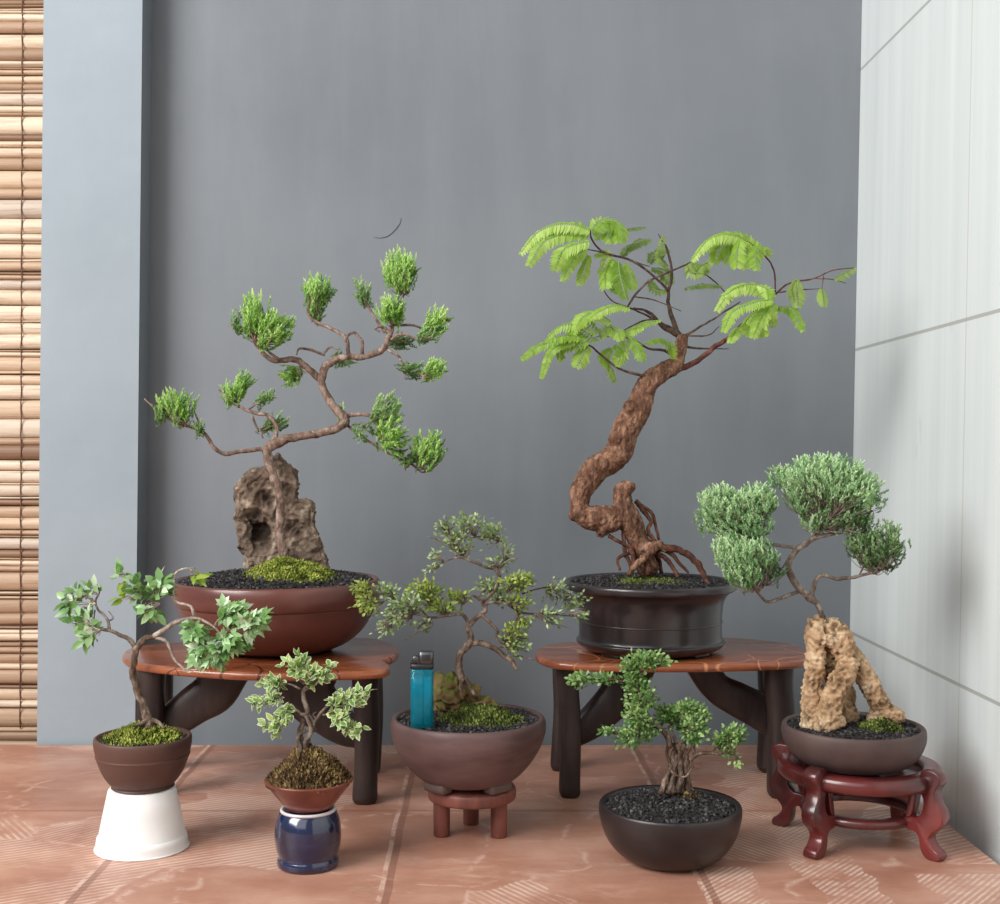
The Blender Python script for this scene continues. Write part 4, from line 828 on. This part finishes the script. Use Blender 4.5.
T.limb('trunk', [([(470, 770), (468, 725), (458, 690), (458, 640), (478, 610), (500, 585), (498, 550), (492, 525), (515, 500), (545, 478)], (5, 3.8, 3.4, 3.4, 3.8, 4, 2.8, 2.6, 2.4, 2.4), 0, 0), ([(470, 725), (462, 760), (470, 790)], (2, 1.6, 1), -.01, -.014), ([(478, 720), (500, 760), (520, 790)], (2, 1.8, 1.4), -.006, -.012)], 10, .3, M['bark_brown'])
br = T.branch
br([(500, 588), (550, 588), (592, 608), (630, 640), (665, 662), (682, 692)], (3.4, 3, 2.8, 2.6, 2.6, 1.8), 0, -.01, [([(600, 605), (660, 600), (700, 570), (740, 580)], (1, .8, .6, .3), -.004, -.02), ([(640, 640), (700, 640), (750, 655)], (.9, .6, .3), -.006, -.02)], mat=M['bark_brown'])
br([(493, 530), (486, 495), (462, 478), (400, 486), (350, 492), (300, 480), (220, 485), (140, 520)], (2.2, 1.9, 1.7, 1.4, 1.2, 1, .8, .4), 0, -.03, [([(352, 492), (350, 525), (300, 545), (248, 578)], (1.2, 1.1, .9, .5), -.015, -.03), ([(340, 490), (280, 440), (200, 420), (120, 420)], (.9, .8, .6, .3), -.014, -.01), ([(400, 486), (350, 440), (300, 400)], (.9, .7, .4), -.01, 0), ([(300, 480), (230, 455), (150, 470), (110, 500)], (.8, .6, .5, .3), -.018, -.035), ([(280, 482), (220, 510), (160, 515)], (.8, .6, .3), -.02, -.04), ([(460, 478), (470, 440), (490, 410)], (1, .8, .5), -.004, .01), ([(200, 420), (150, 395), (80, 385)], (.5, .4, .3), -.012, -.02)])
br([(540, 480), (560, 462), (545, 430), (520, 412), (505, 405)], (2.4, 2.2, 1.7, 1.2, .6), 0, .006, [([(548, 482), (580, 515), (605, 540), (600, 570), (622, 592)], (2, 1.8, 1.6, 1.4, .8), 0, -.012), ([(548, 430), (580, 400), (606, 360), (612, 325)], (2, 1.8, 1.8, 1.8), 0, 0), ([(560, 440), (600, 430), (650, 440), (720, 450)], (1.4, 1.2, 1, .5), 0, -.02), ([(530, 415), (560, 385), (600, 370)], (1.2, 1, .7), .004, .01)], mat=M['bark_brown'])
br([(612, 330), (600, 305), (560, 295), (520, 278), (470, 260), (430, 265), (390, 282)], (2.4, 2, 1.8, 1.6, 1.3, .9, .5), 0, -.01, [([(450, 255), (425, 220), (390, 195), (335, 180)], (1.1, .9, .7, .5), -.006, -.014), ([(605, 310), (630, 280), (645, 230), (610, 190), (540, 180), (500, 185)], (1.6, 1.3, 1, .9, .7, .4), 0, .015), ([(610, 300), (650, 270), (690, 262)], (1, .7, .3), 0, -.02), ([(610, 190), (580, 160), (530, 120)], (.7, .5, .3), .012, .02), ([(425, 220), (430, 170), (440, 130)], (.6, .5, .3), -.01, 0), ([(480, 262), (500, 220), (490, 170), (485, 90)], (.8, .6, .5, .3), -.006, 0)])
br([(650, 440), (690, 468), (740, 475), (800, 475), (860, 482), (930, 490)], (1.3, 1.2, 1, .8, .6, .3), 0, -.02, [([(700, 400), (760, 380), (830, 375), (900, 410), (950, 435)], (.9, .7, .6, .5, .3), -.004, .02), ([(690, 465), (685, 490), (680, 505)], (1.8, 1.6, 1), -.004, -.01), ([(740, 475), (780, 500), (840, 520), (880, 530)], (.6, .5, .4, .3), -.01, -.03), ([(820, 378), (860, 420), (910, 450)], (.5, .4, .3), 0, .01)], mat=M['twig_dark'])
S_, LM = M['lf_small'], M['lf_lime']; lv = T.leaves; kw = dict(L=5.0, W=2.9, ntw=24, tr=.42, twig=M['bark_grey'], shell=.5)
lv((440, 180), (75, 52), (455, 240), 140, S_, dd=-.004, **kw); lv((490, 125), (100, 38), (520, 180), 124, S_, dd=0, **kw); lv((580, 170), (62, 60), (610, 200), 116, S_, dd=.012, **kw); lv((640, 250), (40, 70), (630, 280), 53, S_, dd=.004, **kw); lv((400, 140), (40, 34), (420, 180), 40, S_, dd=0, **kw)
lv((370, 262), (34, 36), (400, 275), 25, S_, dd=-.01, tb=.25, **kw); lv((350, 305), (32, 18), (390, 285), 19, S_, dd=-.012, tb=.3, **kw); lv((480, 230), (60, 40), (470, 258), 40, S_, dd=0, **kw); lv((590, 275), (60, 26), (600, 300), 28, S_, **kw)
lv((330, 385), (82, 52), (350, 445), 294, LM, dd=-.004, **kw); lv((455, 410), (58, 28), (480, 440), 96, LM, dd=.002, **kw); lv((240, 440), (100, 50), (300, 480), 202, S_, dd=-.02, **kw); lv((380, 445), (90, 40), (400, 484), 170, LM, dd=-.008, tb=-.15, **kw); lv((210, 500), (90, 34), (280, 490), 93, S_, dd=-.03, **kw)
lv((80, 375), (48, 34), (150, 400), 124, LM, dd=-.02, tb=.05, **kw); lv((100, 435), (56, 46), (170, 430), 147, LM, dd=-.024, **kw); lv((170, 390), (60, 36), (220, 420), 85, S_, dd=-.01, **kw); lv((165, 540), (44, 30), (200, 515), 37, S_, dd=-.036, tb=.2, **kw); lv((320, 520), (40, 30), (330, 505), 25, S_, dd=-.02, **kw)
lv((690, 350), (84, 40), (640, 400), 248, LM, dd=-.008, **kw); lv((620, 400), (70, 50), (600, 430), 124, S_, dd=0, tb=-.1, **kw); lv((690, 425), (60, 46), (660, 440), 124, LM, dd=-.01, tb=-.1, **kw); lv((560, 365), (54, 34), (580, 390), 62, S_, dd=.004, **kw)
lv((830, 385), (70, 52), (790, 385), 87, S_, dd=.014, **kw); lv((900, 425), (62, 42), (860, 415), 78, S_, dd=.02, **kw); lv((800, 490), (84, 40), (760, 476), 78, S_, dd=-.016, **kw); lv((930, 480), (44, 26), (880, 480), 25, S_, dd=-.02, **kw)
lv((680, 540), (56, 40), (640, 590), 93, LM, dd=-.014, **kw); lv((680, 600), (60, 48), (640, 620), 124, S_, dd=-.014, **kw); lv((650, 570), (36, 50), (625, 592), 62, LM, dd=-.012, **kw); lv((700, 505), (40, 22), (690, 490), 46, LM, dd=-.012, **kw)

# disposable lighter standing on the gravel of that pot
ld = 1.248; ls = ld / F; lx = (422 - VX) * ls; lz = zg5 + .0025; lx2 = Vector((lx, ld, lz))
li = thing('cigarette_lighter', lx2, 'clear teal disposable lighter standing upright on the gravel of the mauve pot', 'lighter')
def oval(mb, rx, ry, z0, z1, mat=0, n=36, ex=.62, cxo=0.0, b=.0008, cyo=0.0):
    vs = []; fs = []
    pr = [(0, z0), (rx - b, z0), (rx, z0 + b), (rx, z1 - b), (rx - b, z1), (0, z1)]
    e = lambda q: math.copysign(abs(q) ** ex, q)
    for r, z in pr:
        k_ = r / rx
        for k in range(n): a = 2 * PI * k / n; vs.append((lx + cxo + rx * k_ * e(math.cos(a)), ld + cyo + (ry - (rx - r if r else ry)) * e(math.sin(a)), lz + z))
    for i in range(len(pr) - 1):
        for k in range(n): fs.append((i * n + k, i * n + (k + 1) % n, (i + 1) * n + (k + 1) % n, (i + 1) * n + k))
    mb.add(vs, fs, mat)
h1_ = (727 - 668) * ls; hh_ = 17 * ls
mb = MB(); oval(mb, .0115, .0058, 0, h1_); body = mb.build('body', M['teal'], li)
mb = MB(); oval(mb, .0098, .0042, .004, h1_ * .86); mb.build('liquid', M['teal_solid'], body)
mb = MB(); box(mb, (lx + .0012, ld, lz + h1_ / 2), (.0012, .0085, h1_ * .98), 0); mb.build('divider', M['teal'], body)
mb = MB(); oval(mb, .0118, .0060, h1_, h1_ + .0052); mb.build('collar', M['blackp'], li)
mb = MB(); oval(mb, .0074, .0055, h1_ + .005, h1_ + .0175, cxo=.0042, ex=.5)
g0 = mb.build('wind_guard', M['steel'], li)
mb = MB(); box(mb, (lx + .0045, ld - .0056, lz + h1_ + .0115), (.008, .0006, .006), 0, .5, .0002); mb.build('opening', M['blackp'], g0)
mb = MB(); q = [Vector((lx - .0062, ld + y_, lz + h1_ + .0100)) for y_ in (-.0042, -.0036, .0036, .0042)]; tube(mb, q, [.0028, .0034, .0034, .0028], 22); mb.build('spark_wheel', M['steel'], li)
mb = MB(); box(mb, (lx - .0085, ld, lz + h1_ + .0064), (.0062, .0075, .0030), 0, .5, .0008, Matrix.Rotation(.25, 3, 'Y')); mb.build('thumb_lever', M['blackp'], li)

# ================================================================== 6. small-leaved bonsai in the dark bowl on the floor
d = 1.21; cx = 670; ZB = 0.0
R6 = bonsai(cx, d, ZB, 'small-leaved bonsai with braided trunk in the dark round pot standing on the floor')
X0 = (cx - VX) * d / F
pot(R6, cx, d, [(33, 860), (37, 859.5), (46, 855.5), (56, 847), (64, 836), (69, 822), (70.8, 812), (70.8, 805.5), (69.5, 803)], [(65, 804), (64, 807), (63, 812), (0, 812)], M['pot_dark'])
gravel(R6, X0, d, 64.5 * d / F, zl(808, d), 1900, .0021, 101, .012)
moss(R6, X0 + .012, d + .004, .022, .02, zl(802, d), .010, 500, .003, 102, 'moss_brown')
T = Tree(R6, 'J', d, M['bark_brown'], 111)
tl = []
for i, (bx, mx_, tx, r) in enumerate(((385, 420, 412, 2.2), (405, 432, 430, 2.6), (425, 425, 445, 2.8), (440, 450, 440, 3), (460, 448, 470, 3), (478, 470, 462, 2.8), (495, 478, 490, 2.6), (450, 480, 500, 2), (420, 465, 455, 2))):
    tl.append(([(bx, 570), ((bx + mx_) / 2 + (6 if i % 2 else -6), 525), (mx_, 480), ((mx_ + tx) / 2 + (8 if i % 2 else -8), 435), (tx, 395)], (r * 1.25, r, r * .85, r * .8, r * .75), -.016 + .0045 * i, .010 - .0025 * i))
tl.append(([(410, 470), (430, 500), (470, 510), (500, 470)], (1, 1, 1, 1), -.018, -.016))
T.limb('trunk', tl, 8, .25, M['bark_brown'])
T.branch([(425, 405), (400, 360), (350, 310), (320, 260), (310, 200), (300, 150)], (3.4, 3, 2.6, 2.2, 1.8, .9), 0, -.006, [([(310, 200), (270, 180), (200, 172), (110, 165)], (1.6, 1.4, 1, .5), -.004, .01), ([(350, 320), (290, 340), (230, 360), (190, 350)], (1.4, 1.1, .8, .4), 0, -.02), ([(300, 160), (350, 130), (400, 115)], (1.1, .8, .4), -.006, -.01)])
T.branch([(455, 400), (470, 350), (490, 300), (500, 270)], (3, 2.4, 1.8, .8), 0, 0, [([(440, 395), (420, 350), (400, 300)], (2, 1.6, .8), 0, .01), ([(480, 360), (520, 340), (540, 300)], (1.5, 1.2, .6), 0, -.01)])
T.branch([(490, 455), (510, 432), (545, 425), (600, 432), (640, 425), (660, 380)], (2.4, 2.1, 1.8, 1.5, 1.1, .6), -.006, -.014, [([(560, 425), (590, 400), (620, 370)], (1.1, .9, .5), -.008, -.02), ([(640, 425), (650, 455)], (.7, .4), -.012, -.014)])
BX = M['lf_box']; lv = T.leaves; kw = dict(L=4.6, W=3.0, ntw=9, tr=.5, shell=.4)
lv((345, 100), (62, 38), (320, 160), 360, BX, dd=-.008, **kw); lv((285, 125), (48, 52), (300, 190), 300, BX, dd=-.004, **kw); lv((400, 112), (32, 16), (370, 130), 69, BX, dd=-.01, tb=.1, **kw); lv((300, 185), (54, 36), (310, 220), 240, BX, dd=-.006, tb=-.05, **kw)
lv((185, 168), (56, 18), (240, 180), 165, BX, dd=.006, tb=-.05, **kw); lv((105, 172), (48, 32), (165, 172), 180, BX, dd=.008, **kw)
lv((320, 235), (66, 48), (325, 270), 300, BX, dd=-.008, tb=.05, **kw); lv((300, 300), (52, 50), (340, 320), 285, BX, dd=-.012, tb=.05, **kw); lv((270, 375), (56, 38), (310, 345), 225, BX, dd=-.016, tb=.05, **kw); lv((200, 348), (34, 22), (235, 358), 75, BX, dd=-.018, tb=-.05, **kw); lv((340, 350), (46, 36), (340, 330), 165, BX, dd=-.006, **kw)
lv((400, 290), (46, 36), (420, 330), 225, BX, dd=.006, tb=-.05, **kw); lv((480, 275), (66, 34), (480, 330), 315, BX, dd=0, **kw); lv((500, 345), (50, 62), (490, 350), 345, BX, dd=-.01, **kw); lv((440, 310), (56, 44), (450, 350), 195, BX, dd=.006, tb=-.1, **kw); lv((535, 295), (22, 32), (520, 330), 84, BX, dd=-.008, **kw)
lv((635, 365), (50, 44), (620, 405), 285, BX, dd=-.018, tb=.05, **kw); lv((590, 385), (36, 32), (590, 415), 120, BX, dd=-.012, **kw); lv((648, 462), (18, 18), (648, 440), 24, BX, dd=-.014, tb=.2, **kw); lv((620, 425), (46, 14), (600, 430), 45, BX, dd=-.012, **kw)

# ================================================================== 7. blue-green juniper on the tan rock, carved stand
d = rd_; cx = 853; ZB = .0754
R7 = bonsai(cx, d, ZB, 'blue-green juniper bonsai on a tan porous rock in the shallow taupe pot')
X0 = (cx - VX) * d / F
p7 = pot(R7, cx, d, [(38, 764.5), (45, 764), (54.5, 760), (63, 752), (68, 742), (70, 734), (69.6, 727), (68, 724.5)], [(65, 725), (64, 728), (63.5, 731), (0, 731)], M['pot_taupe'])
feet(p7, cx, d, 42 * d / F, ZB, zl(761.5, d) - ZB, .024, 4, M['pot_taupe'], .5)
gravel(R7, X0, d, 64.3 * d / F, zl(728, d), 1900, .0018, 121, .003)
moss(R7, X0 + .022, d - .014, .026, .022, zl(728, d), .012, 1300, .0028, 122, 'moss_dark', .8)
Rr = lambda u, v, dd=0.0: P(*cp('R', u, v), d + dd); uR = d / F / 3.117
def porous(c, n): return .0026 * noise.noise(c * 60) + .0015 * (1 - 2.4 * abs(noise.noise(c * 130))) + .0020 * noise.noise(c * 300) + .0013 * noise.noise(c * 560) - .003 * max(0, noise.noise(c * 70 + Vector((1, 5, 2))) - .2)
ch = [([(242, 82, .004), (236, 140, .002), (232, 220, 0), (224, 310, -.002), (222, 388, -.004)], (30, 26, 25, 25, 28)), ([(300, 88, 0), (322, 150, -.002), (335, 205, -.006), (305, 262, -.014), (285, 325, -.018), (265, 392, -.02)], (30, 32, 27, 30, 27, 28)),
      ([(245, 118, -.004), (285, 128, -.008), (315, 150, -.006)], (20, 18, 24)), ([(325, 150, .006), (372, 208, .006), (405, 268, .004), (440, 330, .0), (485, 358, -.006), (500, 362, -.006)], (28, 24, 28, 27, 20, 14)), ([(275, 110, .012), (290, 220, .016), (320, 300, .02), (340, 400, .02)], (30, 30, 30, 30)), ([(275, 365, -.018), (305, 380, -.02)], (20, 16)), ([(440, 345, 0), (420, 372, .0)], (24, 20))]
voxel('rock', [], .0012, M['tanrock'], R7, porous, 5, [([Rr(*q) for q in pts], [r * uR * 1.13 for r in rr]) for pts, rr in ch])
T = Tree(R7, 'E', d, M['bark_grey'], 131)
T.limb('trunk', [([(525, 680), (512, 640), (492, 592), (462, 560), (412, 512), (390, 462), (400, 412), (440, 376), (490, 346), (540, 338), (585, 328)], (3.5, 2.6, 2.6, 4, 3.6, 3.2, 3, 3, 2.8, 2, 1), 0, -.004), ([(492, 350), (495, 320), (510, 270)], (2.6, 2, .9), -.003, 0)], 10, .35)
br = T.branch
br([(425, 538), (375, 560), (315, 578), (287, 556), (262, 522), (245, 470)], (2, 1.8, 1.7, 1.4, 1.1, .5), 0, -.025, [([(285, 552), (270, 500), (300, 460)], (1, .8, .4), -.018, -.01)])
br([(418, 386), (362, 376), (312, 372), (272, 352), (230, 300)], (1.8, 1.7, 1.5, 1.2, .5), 0, -.01, [([(280, 356), (220, 340), (160, 290)], (1, .8, .4), -.006, 0)])
br([(468, 556), (480, 512), (508, 486), (570, 495), (640, 485), (720, 465), (792, 438)], (2.6, 2.3, 2.1, 2, 1.7, 1.3, .6), 0, -.02, [([(640, 484), (660, 440), (680, 400)], (1, .8, .4), -.012, -.01), ([(700, 470), (730, 420), (740, 360)], (1, .8, .4), -.015, -.03)])
br([(495, 330), (470, 290), (440, 230)], (1.5, 1.2, .5), 0, .02, [([(505, 290), (560, 240), (620, 200)], (1.4, 1, .5), 0, -.02), ([(560, 336), (620, 310), (690, 280)], (1.4, 1, .5), -.003, -.02), ([(500, 290), (520, 210), (530, 130)], (1.4, 1, .5), 0, 0)])
BL, BD = M['lf_blue'], M['lf_blue_dk']; sp = T.sprays
kw = dict(flen=10.5, sp=3.3, sr=.58, nsp=15, spread=.85)
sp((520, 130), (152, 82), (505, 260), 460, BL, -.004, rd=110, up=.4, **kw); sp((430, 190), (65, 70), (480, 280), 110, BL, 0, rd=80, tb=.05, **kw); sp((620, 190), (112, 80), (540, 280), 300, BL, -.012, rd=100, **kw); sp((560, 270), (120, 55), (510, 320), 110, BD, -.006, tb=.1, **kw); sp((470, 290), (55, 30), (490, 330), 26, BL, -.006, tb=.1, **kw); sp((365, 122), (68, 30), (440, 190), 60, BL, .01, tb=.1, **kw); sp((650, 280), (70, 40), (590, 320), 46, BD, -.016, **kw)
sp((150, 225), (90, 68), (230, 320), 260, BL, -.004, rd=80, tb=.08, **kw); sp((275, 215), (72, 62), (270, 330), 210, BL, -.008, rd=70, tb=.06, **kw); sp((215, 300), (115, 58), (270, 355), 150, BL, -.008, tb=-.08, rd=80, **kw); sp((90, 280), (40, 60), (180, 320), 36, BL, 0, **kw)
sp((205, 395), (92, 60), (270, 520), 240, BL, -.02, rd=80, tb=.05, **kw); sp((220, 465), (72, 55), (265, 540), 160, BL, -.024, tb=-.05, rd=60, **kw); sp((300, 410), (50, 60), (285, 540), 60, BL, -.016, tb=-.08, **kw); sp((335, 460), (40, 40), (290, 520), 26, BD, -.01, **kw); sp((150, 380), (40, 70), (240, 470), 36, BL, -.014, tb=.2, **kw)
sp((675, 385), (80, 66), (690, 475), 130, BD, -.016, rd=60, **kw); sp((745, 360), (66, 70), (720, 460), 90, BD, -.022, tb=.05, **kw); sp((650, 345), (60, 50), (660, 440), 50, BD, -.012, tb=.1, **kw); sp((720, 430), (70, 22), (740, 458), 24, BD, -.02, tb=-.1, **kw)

# ------------------------------------------------------------------ camera, light, world
cam = bpy.data.cameras.new('camera'); co = bpy.data.objects.new('camera', cam); C.objects.link(co); SC.camera = co
co.location = (0, 0, H); co.rotation_euler = (PI / 2, 0, 0); cam.sensor_width = 36; cam.lens = F / 1000 * 36
cam.shift_x = (500 - VX) / 1000; cam.shift_y = (VY - 452) / 1000 * 1.0; cam.clip_start = .02
def area(name, loc, target, size, power, col, sy=None):
    l = bpy.data.lights.new(name, 'AREA'); l.energy = power * 1.0; l.color = col; l.size = size
    if sy: l.shape = 'RECTANGLE'; l.size_y = sy
    o = bpy.data.objects.new(name, l); C.objects.link(o); o.location = loc; o.rotation_euler = (Vector(target) - Vector(loc)).to_track_quat('-Z', 'Y').to_euler(); return o
area('daylight_opening', (-1.9, -.1, 1.7), (.1, 1.45, .25), 1.5, 88, (1, .985, .965), 1.5)
area('front_fill', (-1.1, -1.3, 1.9), (0, 1.5, .3), 2.2, 24, (1, .99, .98))  # fill lamp added to brighten the plants from the front
w = bpy.data.worlds.new('world'); SC.world = w; w.use_nodes = True
bg = w.node_tree.nodes['Background']; bg.inputs[0].default_value = (.93, .97, 1, 1); bg.inputs[1].default_value = .30
SC.view_settings.view_transform = 'Standard'; SC.view_settings.look = 'None'; SC.view_settings.exposure = .07
